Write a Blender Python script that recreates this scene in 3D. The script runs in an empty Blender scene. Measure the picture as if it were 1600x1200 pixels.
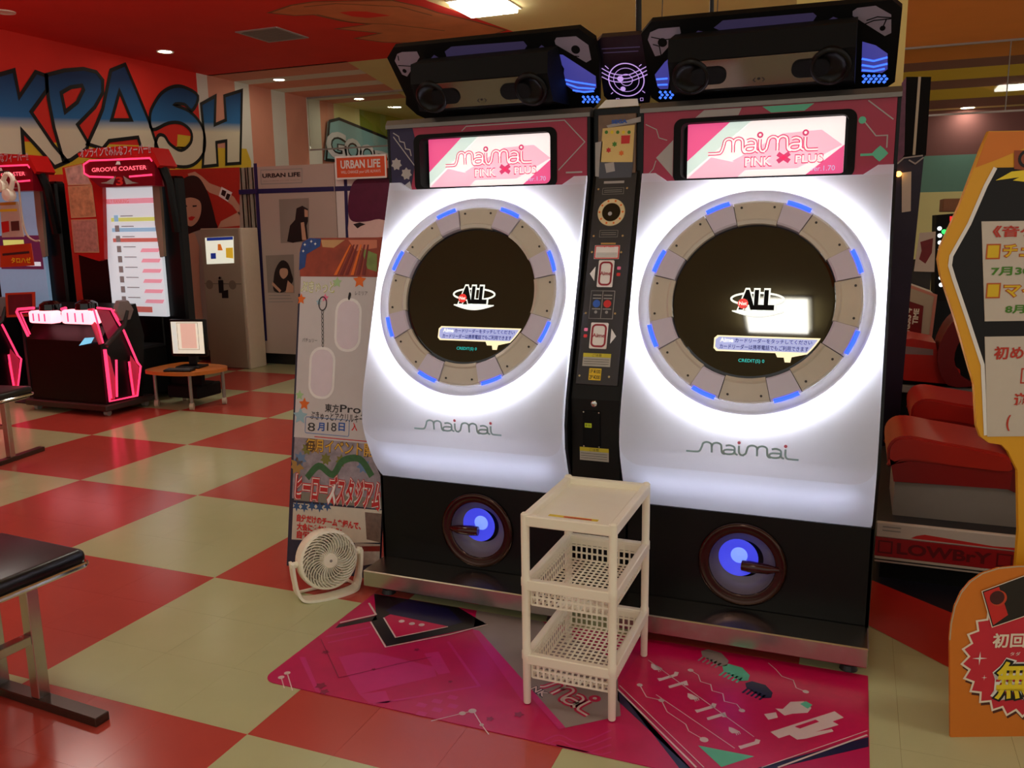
import bpy, bmesh, math, random
from mathutils import Vector, Matrix
from mathutils.geometry import delaunay_2d_cdt
random.seed(7)
SC = bpy.context.scene
COL = SC.collection
V = Vector
PI = math.pi
# ------------------------------------------------------------------ camera
CAMP = V((1.8335, -2.8400, 1.5))
FWD = V((-0.36914, 0.91127, -0.18167))
yaw = math.atan2(-FWD.x, FWD.y)
TILT, ROLL, FPX = 0.18268644, -0.014874, 1330.85
FWD = V((-math.sin(yaw) * math.cos(TILT), math.cos(yaw) * math.cos(TILT), -math.sin(TILT)))
_r0 = V((math.cos(yaw), math.sin(yaw), 0))
_u0 = _r0.cross(FWD)
RGT = math.cos(ROLL) * _r0 + math.sin(ROLL) * _u0
UPV = -math.sin(ROLL) * _r0 + math.cos(ROLL) * _u0
cam = bpy.data.cameras.new('camera')
cam.sensor_width = 36.0
cam.lens = 36.0 * FPX / 1600.0
cam.clip_start = 0.02
camo = bpy.data.objects.new('camera', cam)
COL.objects.link(camo)
camo.matrix_world = Matrix(((RGT.x, UPV.x, -FWD.x, CAMP.x), (RGT.y, UPV.y, -FWD.y, CAMP.y), (RGT.z, UPV.z, -FWD.z, CAMP.z), (0, 0, 0, 1)))
SC.camera = camo
# ------------------------------------------------------------------ world, exposure
wd = bpy.data.worlds.new('World'); SC.world = wd; wd.use_nodes = True
wd.node_tree.nodes['Background'].inputs[0].default_value = (1.0, 0.96, 0.88, 1)
wd.node_tree.nodes['Background'].inputs[1].default_value = 0.60
SC.view_settings.view_transform = 'Standard'
SC.view_settings.look = 'None'
SC.view_settings.gamma = 1.0
SC.view_settings.use_curve_mapping = False
SC.view_settings.exposure = 0.0
PANEL_LIGHT = 19.0      # emission of the square ceiling panels
DOWN_LIGHT = 40.0
HC = 3.6               # ceiling height
# ------------------------------------------------------------------ helpers
def lin(c):
    return tuple(((v / 255) / 12.92 if v / 255 <= .04045 else ((v / 255 + .055) / 1.055) ** 2.4) for v in c)
MATS = {}
def mat(name, rgb, rough=.5, metal=0., es=0., ergb=None, var=.05, scale=25., coat=0., spec=.5, bump=0., transl=0.):
    if name in MATS: return MATS[name]
    m = bpy.data.materials.new(name); m.use_nodes = True
    nt = m.node_tree; b = nt.nodes['Principled BSDF']
    c = lin(rgb)
    tc = nt.nodes.new('ShaderNodeTexCoord'); nz = nt.nodes.new('ShaderNodeTexNoise')
    nz.inputs['Scale'].default_value = scale; nz.inputs['Detail'].default_value = 3
    nt.links.new(tc.outputs['Object'], nz.inputs['Vector'])
    mx = nt.nodes.new('ShaderNodeMix'); mx.data_type = 'RGBA'
    mx.inputs[6].default_value = tuple(v * (1 - var) for v in c) + (1,)
    mx.inputs[7].default_value = tuple(min(1, v * (1 + var)) for v in c) + (1,)
    nt.links.new(nz.outputs['Fac'], mx.inputs[0]); nt.links.new(mx.outputs[2], b.inputs['Base Color'])
    b.inputs['Roughness'].default_value = rough; b.inputs['Metallic'].default_value = metal
    b.inputs['Specular IOR Level'].default_value = spec
    if coat: b.inputs['Coat Weight'].default_value = coat; b.inputs['Coat Roughness'].default_value = .04; b.inputs['Coat IOR'].default_value = 1.65 if coat == 1. else 1.5
    if es:
        b.inputs['Emission Color'].default_value = lin(ergb or rgb) + (1,); b.inputs['Emission Strength'].default_value = es
    if bump:
        bp = nt.nodes.new('ShaderNodeBump'); bp.inputs['Strength'].default_value = bump; bp.inputs['Distance'].default_value = .002
        nt.links.new(nz.outputs['Fac'], bp.inputs['Height']); nt.links.new(bp.outputs[0], b.inputs['Normal'])
    if transl:
        t = nt.nodes.new('ShaderNodeBsdfTranslucent'); nt.links.new(mx.outputs[2], t.inputs['Color'])
        ms = nt.nodes.new('ShaderNodeMixShader'); ms.inputs[0].default_value = transl
        nt.links.new(b.outputs[0], ms.inputs[1]); nt.links.new(t.outputs[0], ms.inputs[2])
        nt.links.new(ms.outputs[0], nt.nodes['Material Output'].inputs[0])
    MATS[name] = m
    return m
WM = {}
def obj(name, bm, m, parent=None, smooth=False, loc=None):
    """link bm (world coordinates) as one mesh object"""
    if parent is not None:
        bm.transform(WM[parent].inverted())
    else:
        if loc is None:
            xs = [v.co for v in bm.verts]
            loc = V(((min(c.x for c in xs) + max(c.x for c in xs)) / 2, (min(c.y for c in xs) + max(c.y for c in xs)) / 2, min(c.z for c in xs)))
        bm.transform(Matrix.Translation(-V(loc)))
    me = bpy.data.meshes.new(name); bm.to_mesh(me); bm.free()
    for mm in (m if isinstance(m, (list, tuple)) else [m]): me.materials.append(mm)
    if smooth:
        for p in me.polygons: p.use_smooth = True
        if smooth != 'all':
            try: me.set_sharp_from_angle(angle=math.radians(40))
            except Exception: pass
    o = bpy.data.objects.new(name, me); COL.objects.link(o)
    if parent is not None:
        o.parent = parent; WM[o] = WM[parent]
    else:
        o.location = loc; WM[o] = Matrix.Translation(V(loc))
    return o
def tag(o, label, cat, group=None, kind=None):
    if label: o['label'] = label
    if cat: o['category'] = cat
    if group: o['group'] = group
    if kind: o['kind'] = kind
    return o
def thing(name, label, cat, loc, group=None):
    o = bpy.data.objects.new(name, None); COL.objects.link(o); o.location = loc; o.empty_display_size = .1
    WM[o] = Matrix.Translation(V(loc))
    return tag(o, label, cat, group)
def copy_tree(o, parent=None):
    c = o.copy(); COL.objects.link(c)
    if parent is not None: c.parent = parent
    for ch in list(o.children): copy_tree(ch, c)
    return c
def B(): return bmesh.new()
def fr(o, u, v):
    u = V(u).normalized(); v = V(v).normalized(); n = u.cross(v)
    return Matrix(((u.x, v.x, n.x, o[0]), (u.y, v.y, n.y, o[1]), (u.z, v.z, n.z, o[2]), (0, 0, 0, 1)))
def FY(y): return fr((0, y, 0), (1, 0, 0), (0, 0, 1))          # plane facing -Y, uv = x,z
def FX(x): return fr((x, 0, 0), (0, 1, 0), (0, 0, 1))          # plane facing +X, uv = y,z
def FZ(z): return fr((0, 0, z), (1, 0, 0), (0, 1, 0))          # plane facing up, uv = x,y
def FC(z): return fr((0, 0, z), (1, 0, 0), (0, -1, 0))         # ceiling facing down, uv = x,-y
def uvp(M, pts, s=1., ox=0, oy=0):
    """points measured on the photograph -> coordinates on the plane M stands in"""
    o = M.translation; n = V((M[0][2], M[1][2], M[2][2])); Mi = M.inverted(); out = []
    for p in pts:
        x, y = p[0] / s + ox, p[1] / s + oy
        d = FWD + (x - 800) / FPX * RGT - (y - 600) / FPX * UPV
        q = Mi @ (CAMP + d * ((o - CAMP).dot(n) / d.dot(n)))
        out.append((q.x, q.y))
    return out
def box(bm, x0, x1, y0, y1, z0, z1, bev=0, M=None, seg=1):
    r = bmesh.ops.create_cube(bm, size=1, matrix=Matrix.Translation(((x0 + x1) / 2, (y0 + y1) / 2, (z0 + z1) / 2)) @ Matrix.Diagonal((x1 - x0, y1 - y0, z1 - z0, 1)))
    vs = r['verts']
    if bev:
        es = list({e for v in vs for e in v.link_edges})
        r2 = bmesh.ops.bevel(bm, geom=es, offset=bev, segments=seg, affect='EDGES', profile=.5)
        vs = list({v for f in r2['faces'] for v in f.verts} | {v for v in vs if v.is_valid})
    if M is not None: bmesh.ops.transform(bm, matrix=M, verts=[v for v in vs if v.is_valid])
    return bm
def cyl(bm, p0, p1, r0, r1=None, seg=20, caps=True):
    p0, p1 = V(p0), V(p1); d = p1 - p0
    q = d.to_track_quat('Z', 'Y').to_matrix().to_4x4()
    bmesh.ops.create_cone(bm, cap_ends=caps, segments=seg, radius1=r0, radius2=r0 if r1 is None else r1, depth=d.length, matrix=Matrix.Translation((p0 + p1) / 2) @ q)
    return bm
def tube(bm, pts, r, seg=8, closed=False):
    pts = [V(p) for p in pts]; n = len(pts); rings = []
    up = None
    for i, p in enumerate(pts):
        a = pts[(i - 1) % n] if (closed or i > 0) else p
        c = pts[(i + 1) % n] if (closed or i < n - 1) else p
        t = (c - a).normalized()
        if up is None:
            up = t.orthogonal().normalized()
        up = (up - t * up.dot(t)).normalized(); w = t.cross(up)
        rr = r[i] if isinstance(r, (list, tuple)) else r
        rings.append([bm.verts.new(p + rr * (math.cos(2 * PI * k / seg) * up + math.sin(2 * PI * k / seg) * w)) for k in range(seg)])
    for i in range(n if closed else n - 1):
        A, C = rings[i], rings[(i + 1) % n]
        for k in range(seg):
            bm.faces.new((A[k], A[(k + 1) % seg], C[(k + 1) % seg], C[k]))
    if not closed:
        bm.faces.new(rings[0][::-1]); bm.faces.new(rings[-1])
    return bm
def lathe(bm, prof, M, seg=48, a0=0., a1=2 * PI, capends=False):
    full = abs(a1 - a0 - 2 * PI) < 1e-6; n = seg if full else seg + 1
    R = []
    for k in range(n):
        a = a0 + (a1 - a0) * k / seg
        R.append([bm.verts.new(M @ V((r * math.cos(a), r * math.sin(a), h))) for r, h in prof])
    for k in range(seg):
        A, C = R[k], R[(k + 1) % n]
        for i in range(len(prof) - 1):
            bm.faces.new((A[i], C[i], C[i + 1], A[i + 1]))
    if capends and not full:
        bm.faces.new(R[0]); bm.faces.new(R[-1][::-1])
    return bm
def prism(bm, pts, w0, w1, M, mi=0):
    A = [bm.verts.new(M @ V((p[0], p[1], w0))) for p in pts]; C = [bm.verts.new(M @ V((p[0], p[1], w1))) for p in pts]
    n = len(pts); fs = [bm.faces.new(C), bm.faces.new(A[::-1])]
    for i in range(n): fs.append(bm.faces.new((A[i], A[(i + 1) % n], C[(i + 1) % n], C[i])))
    for f in fs: f.material_index = mi
    return bm
def fixn(bm):
    bmesh.ops.recalc_face_normals(bm, faces=bm.faces[:]); return bm
def flat(bm, pts, w, M, mi=0):
    a = sum(pts[i][0] * pts[(i + 1) % len(pts)][1] - pts[(i + 1) % len(pts)][0] * pts[i][1] for i in range(len(pts)))
    if a < 0: pts = pts[::-1]
    f = bm.faces.new([bm.verts.new(M @ V((p[0], p[1], w))) for p in pts]); f.material_index = mi
    return bm
def line(bm, pts, wd_, w, M, closed=False, mi=0):
    """flat painted stroke along a polyline"""
    P = [V((p[0], p[1])) for p in pts]; n = len(P); L = []; R_ = []
    for i in range(n):
        a = P[(i - 1) % n] if (closed or i > 0) else None
        c = P[(i + 1) % n] if (closed or i < n - 1) else None
        d1 = (P[i] - a).normalized() if a is not None and (P[i] - a).length > 1e-9 else None
        d2 = (c - P[i]).normalized() if c is not None and (c - P[i]).length > 1e-9 else None
        if d1 is None: d1 = d2
        if d2 is None: d2 = d1
        if d1 is None: d1 = d2 = V((1, 0))
        t = d1 + d2
        t = t.normalized() if t.length > 1e-6 else d1
        nn = V((-t.y, t.x)); k = 1 / max(.45, abs(nn.dot(V((-d1.y, d1.x)))))
        off = nn * wd_ / 2 * k
        L.append(bm.verts.new(M @ V((P[i].x + off.x, P[i].y + off.y, w)))); R_.append(bm.verts.new(M @ V((P[i].x - off.x, P[i].y - off.y, w))))
    for i in range(n if closed else n - 1):
        j = (i + 1) % n
        f = bm.faces.new((R_[i], R_[j], L[j], L[i])); f.material_index = mi
    return bm
def circ(cx, cy, r, n=24, ry=None, a0=0., a1=2 * PI):
    full = abs(a1 - a0 - 2 * PI) < 1e-6
    return [(cx + r * math.cos(a0 + (a1 - a0) * k / (n if full else n - 1)), cy + (ry or r) * math.sin(a0 + (a1 - a0) * k / (n if full else n - 1))) for k in range(n)]
def rect(x0, y0, x1, y1): return [(x0, y0), (x1, y0), (x1, y1), (x0, y1)]
def rrect(x0, y0, x1, y1, r, n=5):
    o = []
    for cx, cy, a in ((x1 - r, y0 + r, -PI / 2), (x1 - r, y1 - r, 0), (x0 + r, y1 - r, PI / 2), (x0 + r, y0 + r, PI)):
        o += [(cx + r * math.cos(a + PI / 2 * k / n), cy + r * math.sin(a + PI / 2 * k / n)) for k in range(n + 1)]
    return o
def star(cx, cy, r, k=5, q=.5, rot=PI / 2):
    return [(cx + (r if i % 2 == 0 else r * q) * math.cos(rot + PI * i / k), cy + (r if i % 2 == 0 else r * q) * math.sin(rot + PI * i / k)) for i in range(2 * k)]
def cat(pts, sub=6, closed=False):
    P = [V((*p, 0)) if len(p) == 2 else V(p) for p in pts]; n = len(P); o = []
    for i in range(n if closed else n - 1):
        g = lambda j: P[j % n] if closed else P[max(0, min(n - 1, j))]
        a, b, c, d = g(i - 1), g(i), g(i + 1), g(i + 2)
        for k in range(sub):
            t = k / sub
            o.append(.5 * ((2 * b) + (c - a) * t + (2 * a - 5 * b + 4 * c - d) * t * t + (3 * b - a - 3 * c + d) * t ** 3))
    if not closed: o.append(P[-1])
    return [(q.x, q.y) for q in o] if len(pts[0]) == 2 else o
def inside(p, poly):
    c = False; n = len(poly)
    for i in range(n):
        a, b = poly[i], poly[(i + 1) % n]
        if (a[1] > p[1]) != (b[1] > p[1]) and p[0] < (b[0] - a[0]) * (p[1] - a[1]) / (b[1] - a[1]) + a[0]: c = not c
    return c
def sheet(bm, outer, holes, du, dv, fn, mi=0):
    """triangulated sheet with holes; fn maps (u,v) to a point"""
    pts = []; edges = []
    for lp in [outer] + holes:
        s = len(pts); pts += [V((p[0], p[1])) for p in lp]; edges += [(s + i, s + (i + 1) % len(lp)) for i in range(len(lp))]
    if du:
        us = [p[0] for p in outer]; vs = [p[1] for p in outer]
        nu, nv = max(1, int((max(us) - min(us)) / du)), max(1, int((max(vs) - min(vs)) / dv))
        for i in range(1, nu):
            for j in range(1, nv):
                p = (min(us) + (max(us) - min(us)) * i / nu, min(vs) + (max(vs) - min(vs)) * j / nv)
                if inside(p, outer) and not any(inside(p, h) for h in holes): pts.append(V(p))
    r = delaunay_2d_cdt(pts, edges, [], 0, 1e-7)
    vv = [bm.verts.new(fn(p.x, p.y)) for p in r[0]]
    for t in r[2]:
        c = (sum(r[0][i].x for i in t) / 3, sum(r[0][i].y for i in t) / 3)
        if inside(c, outer) and not any(inside(c, h) for h in holes):
            f = bm.faces.new([vv[i] for i in t]); f.material_index = mi
    for v in vv:
        if not v.link_faces: bm.verts.remove(v)
    return bm
def holed(bm, outer, holes, w0, w1, M):
    """plate with holes and real thickness"""
    sheet(bm, outer, holes, 0, 0, lambda u, v: M @ V((u, v, w1)))
    for lp in [outer] + holes:
        A = [bm.verts.new(M @ V((p[0], p[1], w1))) for p in lp]; C = [bm.verts.new(M @ V((p[0], p[1], w0))) for p in lp]
        for i in range(len(lp)):
            j = (i + 1) % len(lp); bm.faces.new((A[i], C[i], C[j], A[j]))
    bmesh.ops.remove_doubles(bm, verts=bm.verts[:], dist=1e-6)
    return bm
def tbm(s, M, bx, w=.0008, bold=0., shear=0., spacing=1., res=3, arr=None):
    """lettering fitted in the box bx (u0,v0,u1,v1) of the plane M"""
    cu = bpy.data.curves.new('t', 'FONT'); cu.body = s; cu.offset = bold; cu.shear = shear; cu.space_character = spacing; cu.resolution_u = res
    cu.fill_mode = 'BOTH'
    o = bpy.data.objects.new('t', cu)
    me = o.to_mesh(); bm = B(); bm.from_mesh(me); o.to_mesh_clear()
    bpy.data.objects.remove(o); bpy.data.curves.remove(cu)
    if not bm.verts: return bm
    xs = [v.co.x for v in bm.verts]; ys = [v.co.y for v in bm.verts]
    ax, bxx, ay, by = min(xs), max(xs), min(ys), max(ys)
    su = (bx[2] - bx[0]) / max(1e-6, bxx - ax); sv = (bx[3] - bx[1]) / max(1e-6, by - ay)
    for v in bm.verts:
        v.co = M @ V((bx[0] + (v.co.x - ax) * su, bx[1] + (v.co.y - ay) * sv, w))
    for f in bm.faces:
        f.normal_update()
        if f.normal.dot(V((M[0][2], M[1][2], M[2][2]))) < 0: f.normal_flip()
    return bm
def text(name, s, M, bx, m, parent, **k):
    return obj(name, tbm(s, M, bx, **k), m, parent)
def P(name, pts, M, m, parent, w=.0008):
    return obj(name, flat(B(), pts, w, M), m, parent)
def Pm(name, plist, M, m, parent, w=.0008):
    bm = B()
    for p in plist: flat(bm, p, w, M)
    return obj(name, bm, m, parent)
def L(name, lines, wd_, M, m, parent, w=.001, closed=False):
    if 2 <= len(lines) <= 6: L(name, lines[1:], wd_, M, m, parent, w, closed); lines = lines[:1]
    bm = B()
    for l in lines: line(bm, l, wd_, w, M, closed)
    return obj(name, bm, m, parent)
# strokes of the rounded single-line logo, x-height 1, width about 8.2
LOGO = []
def _lg():
    def mm(x, lead):
        a = ([(x - 1.0, 0), (x - .45, 0), (x - .2, .1)] if lead else [(x - .25, .05), (x - .12, .22)]) + [(x - .05, .6), (x + .03, .98), (x + .26, 1.14), (x + .5, .98), (x + .54, .5), (x + .54, .03)]
        LOGO.append(cat(a, 5))
        LOGO.append(cat([(x + .54, .66), (x + .62, 1.0), (x + .85, 1.14), (x + 1.08, .98), (x + 1.12, .5), (x + 1.14, .2), (x + 1.22, .03), (x + 1.34, .0)], 5))
    def aa(x):
        LOGO.append(cat([(x + .15, .9), (x + .4, .98), (x + .64, .84), (x + .68, .5), (x + .6, .12), (x + .33, 0), (x + .08, .08), (x + .03, .3), (x + .2, .48), (x + .66, .5)], 5))
        LOGO.append(cat([(x + .68, .5), (x + .7, .15), (x + .86, .0)], 4))
    def ii(x, tail):
        LOGO.append(cat([(x + .15, 1.0), (x + .15, .35), (x + .25, .05), (x + .45, 0)] + ([(x + .9, 0)] if tail else []), 4))
    mm(1, True); aa(2.22); ii(3.0, False); mm(3.66, False); aa(4.88); ii(5.66, True)
_lg()
LDOTS = [(3.15, 1.33), (5.81, 1.33)]
def logo(parent, M, bx, layers, dot=None, shear=0., part=0):
    """layers: (name, stroke width in x-heights, material, w)"""
    sx, sy = (bx[2] - bx[0]) / 6.56, (bx[3] - bx[1]) / 1.45
    T = lambda p: (bx[0] + p[0] * sx + shear * p[1] * sx, bx[1] + p[1] * sy)
    for nm, wd_, m, w in layers:
        bm = B()
        for s in LOGO[part:]: line(bm, [T(p) for p in s], wd_ * sy, w, M)
        for d in LDOTS[1 if part else 0:]: flat(bm, circ(*T(d), wd_ * sy * .85, 12), w, M, mi=1 if dot else 0)
        obj(nm, bm, [m, dot] if dot else m, parent)
# ------------------------------------------------------------------ materials
cream = mat('floor cream vinyl', (190, 194, 148), .2, var=.05, scale=6, spec=.45)
redt = mat('floor red vinyl', (190, 76, 64), .2, var=.06, scale=6, spec=.45)
grout = mat('floor seam', (150, 120, 84), .8)
navyf = mat('floor navy vinyl', (24, 22, 34), .4)
brightred = mat('floor bright red vinyl', (190, 34, 26), .4)
c_tan = mat('ceiling tan paint', (255, 230, 164), .85, var=.05, scale=3)
c_red = mat('ceiling red paint', (246, 52, 40), .8, var=.08, scale=2)
c_yel = mat('paint yellow', (255, 242, 176), .85, var=.05, scale=3)
c_org = mat('ceiling orange paint', (250, 150, 60), .85, var=.05, scale=3)
c_pur = mat('paint purple', (140, 92, 92), .85, scale=3)
c_stp = mat('paint stripe yellow', (250, 210, 60), .85, scale=3)
pink = mat('paint salmon', (246, 170, 144), .85, scale=3, var=.07)
whitep = mat('paint off white', (254, 248, 236), .85, scale=3, var=.05)
green = mat('paint green', (150, 160, 40), .85, scale=2)
teal = mat('paint teal', (120, 168, 158), .85, scale=3)
swirl = mat('paint swirl orange', (230, 140, 90), .85, scale=4, var=.2)
swirl2 = mat('paint swirl outline', (160, 104, 70), .85, scale=4)
blackp = mat('paint black', (14, 13, 13), .6)
black = mat('black plastic', (7, 7, 8), .35, var=.1, spec=.25)
blackg = mat('black gloss', (7, 6, 8), .07, spec=.6)
blackm = mat('black matt', (8, 8, 9), .7, spec=.2)
dark = mat('dark grey plastic', (42, 40, 42), .45)
steel = mat('brushed steel', (190, 184, 172), .26, 1., var=.1, scale=60)
chrome = mat('chrome', (210, 208, 205), .1, 1.)
whitepl = mat('white plastic', (255, 250, 230), .42, var=.03)
red = mat('red plastic', (190, 26, 24), .35)
white = mat('print white', (238, 236, 232), .5)
silver = mat('silver print', (170, 164, 162), .4)
navy = mat('print navy', (26, 18, 62), .5)
magenta = mat('print magenta', (176, 24, 74), .4, var=.1, scale=8)
cyanp = mat('print mint', (96, 196, 160), .5)
pinkp = mat('print pink', (236, 120, 160), .5)
yellowp = mat('print yellow', (240, 214, 40), .5)
orangep = mat('print orange', (230, 110, 26), .5)
greenp = mat('print green', (60, 130, 30), .5)
redp = mat('print red', (206, 36, 34), .5)
greyp = mat('print grey', (150, 148, 142), .5)
bluep = mat('print blue', (40, 90, 180), .5)
skin = mat('print skin', (206, 160, 132), .5, var=.08, scale=4)
hair = mat('print dark hair', (36, 22, 22), .5)
wood = mat('orange wood laminate', (196, 112, 40), .4, var=.15, scale=9)
# ------------------------------------------------------------------ floor
TS = .9146 / 3
TX, TY = -2.549, .857
bm = box(B(), -9, 9, -6, 16.4, -.06, -.0015)
floor = tag(obj('floor', bm, grout, loc=(0, 0, 0)), 'red and cream checkered vinyl tile floor', 'floor', kind='structure')
def pix(p):
    d = V(p) - CAMP; z = d.dot(FWD)
    return (800 + FPX * d.dot(RGT) / z, 600 - FPX * d.dot(UPV) / z, z)
def tilecol(cx, cy):
    if cx > 1.8: return 0
    return 0 if (math.floor((cx - TX) / (3 * TS) + 1e-6) + math.floor((cy - TY) / (3 * TS) + 1e-6)) % 2 == 0 else 1
def tile_bm(cx=0, cy=0, bm=None):
    bm = bm or B(); g = TS / 2 - .0002
    lo = [bm.verts.new((cx + sx * g, cy + sy * g, -.002)) for sx, sy in ((-1, -1), (1, -1), (1, 1), (-1, 1))]
    h = g - .0002
    hi = [bm.verts.new((cx + sx * h, cy + sy * h, 0)) for sx, sy in ((-1, -1), (1, -1), (1, 1), (-1, 1))]
    bm.faces.new(hi)
    for i in range(4): bm.faces.new((lo[i], lo[(i + 1) % 4], hi[(i + 1) % 4], hi[i]))
    return bm
tiles = []
for i in range(-21, 22):
    for j in range(-14, 51):
        cx, cy = TX + (i + .5) * TS, TY + (j + .5) * TS
        if not (-8.8 < cx < 8.8 and -5.9 < cy < 16.2): continue
        if V((cx, cy, 0)).xy.to_tuple() and (V((cx, cy, 0)) - CAMP).dot(FWD) < .8: tiles.append((0, cx, cy)); continue
        x, y, z = pix((cx, cy, 0)); a = 1 / z ** 3
        if not (-40 < x < 1640 and y < 1240): a = 0
        if cy > .1:
            t = (.165 - CAMP.y) / (cy - CAMP.y); hx = CAMP.x + t * (cx - CAMP.x)
            if -.02 < hx < 1.96: a = 0
        if .1 < cx < 1.85 and -.62 < cy < .9: a = 0
        tiles.append((a, cx, cy))
tiles.sort(reverse=True)
tme = []
for m in (cream, redt):
    me = bpy.data.meshes.new('floor_tile'); b = tile_bm(); b.to_mesh(me); b.free(); me.materials.append(m); tme.append(me)
for a, cx, cy in tiles[:280]:
    o = bpy.data.objects.new('floor_tile', tme[tilecol(cx, cy)]); COL.objects.link(o); o.parent = floor; o.location = (cx, cy, 0)
bm = B()
for a, cx, cy in tiles[280:]:
    n0 = len(bm.faces); tile_bm(cx, cy, bm); bm.faces.ensure_lookup_table()
    if tilecol(cx, cy):
        for f in bm.faces[n0:]: f.material_index = 1
o = obj('far_floor_tiles', bm, [cream, redt], floor); o['kind'] = 'stuff'
GF = FZ(0)
P('floor_inlay', uvp(GF, [(1345, 971), (1358, 978), (1480, 1042), (1640, 1126), (1640, 1020), (1487, 958), (1365, 908), (1345, 900)]), GF, brightred, floor, .0012)
P('floor_inlay', uvp(GF, [(1345, 900), (1365, 908), (1487, 958), (1640, 1020)]) + [(5, 1.2), (5, 4.2), (1.7, 4.2)], GF, navyf, floor, .0012)
# ------------------------------------------------------------------ ceiling
bm = box(B(), -9, 9, -6, 16.4, HC, HC + .1)
ceiling = tag(obj('ceiling', bm, c_tan, loc=(0, 0, HC)), 'tan painted ceiling with a red area and painted stripes', 'ceiling', kind='structure')
GC_ = FC(HC)
def yv(pts): return uvp(GC_, pts)
XW = yv([(321, 116)])[0][0] - .03        # left wall
yb = [-p[1] for p in yv([(302, 114), (322, 117.5), (360, 127.5), (382.5, 132.5), (420, 140), (440, 145), (472.5, 152.5), (490, 157.5), (516, 162), (557, 171)])]
yred = -yv([(542, 97)])[0][1]
rdp = yv([(665, 0), (810, 52)])
rx = lambda y: rdp[0][0] + (rdp[1][0] - rdp[0][0]) * (y - (-rdp[0][1])) / ((-rdp[1][1]) - (-rdp[0][1]))
P('painted_area', [(XW, 6), (rx(-6) , 6), (rx(yred), -yred), (XW, -yred)], GC_, c_red, ceiling, .002)
dg = yv([(545, 98), (635, 152)])
dx = lambda y: dg[0][0] + (dg[1][0] - dg[0][0]) * (y + dg[0][1]) / (-dg[1][1] + dg[0][1])
ys = [yred] + yb[1:9]
for k in range(len(ys) - 1):
    a, b = ys[k], ys[k + 1]
    P('painted_stripe', [(XW, -a), (dx(a), -a), (dx(b), -b), (XW, -b)], GC_, whitep if k % 2 == 0 else pink, ceiling, .002)
P('painted_area', [(XW, -ys[-1]), (dx(ys[-1]), -ys[-1]), (dx(ys[0]), -ys[0]), (rx(yred) + .2, -yred), (-1.2, -16), (XW, -16)], GC_, c_yel, ceiling, .0015)
sw = [(480, 78), (620, 30), (760, 8), (1250, 0), (1430, 40), (1540, 78), (1720, 120), (1960, 186), (1880, 215), (1700, 240), (1600, 270), (1200, 262), (1020, 238), (1180, 205), (900, 178), (1110, 150), (940, 130), (760, 90), (640, 95)]
s_ = uvp(GC_, sw, 4, 300)
P('painted_swirl', s_, GC_, swirl, ceiling, .003)
L('painted_swirl_outline', [s_], .03, GC_, swirl2, ceiling, .0036, closed=True)
L('painted_swirl_outline', [uvp(GC_, [(700, 40), (900, 20), (1300, 40), (1500, 95)], 4, 300), uvp(GC_, [(780, 88), (1000, 140), (1250, 150), (1580, 190)], 4, 300)], .025, GC_, swirl2, ceiling, .0036)
P('painted_swirl', uvp(GC_, [(920, 75), (1000, 68), (1090, 70), (1240, 95), (1100, 110), (1000, 100)], 4, 300), GC_, c_red, ceiling, .0036)
yo = [-p[1] for p in yv([(1600, 85), (1600, 99), (1600, 117), (1600, 131), (1600, 148)])]
P('painted_area', [(2.1, 3), (9, 3), (9, -yo[0]), (2.1, -yo[0])], GC_, c_org, ceiling, .002)
for k, m in enumerate((c_pur, c_stp, c_pur, c_stp, c_pur)):
    P('painted_stripe', rect(2.1, -(yo[k + 1] if k < 4 else 16), 9, -yo[k]), GC_, m, ceiling, .002)
# ------------------------------------------------------------------ walls
bm = B()
bounds = [-6] + yb[:9] + [yb[9], 16.4]
seq = [c_red, whitep, pink, whitep, pink, whitep, pink, whitep, pink, c_yel, green]
mi = {m: i for i, m in enumerate([c_red, whitep, pink, c_yel, green])}
for k in range(len(bounds) - 1):
    flat(bm, rect(bounds[k], 0, bounds[k + 1], HC), 0, FX(XW), mi[seq[k]])
box(bm, XW - .1, XW - .002, -6, 16.4, 0, HC)
wall_l = tag(obj('wall_left', bm, [c_red, whitep, pink, c_yel, green], loc=(XW, 0, 0)), 'red wall with salmon and white stripes carrying a big graffiti word', 'wall', kind='structure')
bm = B()
YB = 16.3
for z0, z1, k in ((0, 2.05, 0), (2.05, 2.75, 1), (2.75, HC, 2)): flat(bm, rect(1.5, z0, 9, z1), 0, FY(YB), k)
flat(bm, rect(XW, 0, 1.5, HC), 0, FY(YB), 3)
box(bm, XW, 9, YB + .002, YB + .1, 0, HC)
tag(obj('wall_back', bm, [c_yel, teal, c_pur, green], loc=(0, YB, 0)), 'far back wall painted yellow, teal and purple', 'wall', kind='structure')
bm = box(B(), 1.40, 2.022, 2.95, 3.45, 0, HC)
tag(obj('column', bm, mat('column yellow paint', (255, 236, 150), .7)), 'square pale yellow column rising behind the right game cabinet', 'column', kind='structure')
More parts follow.
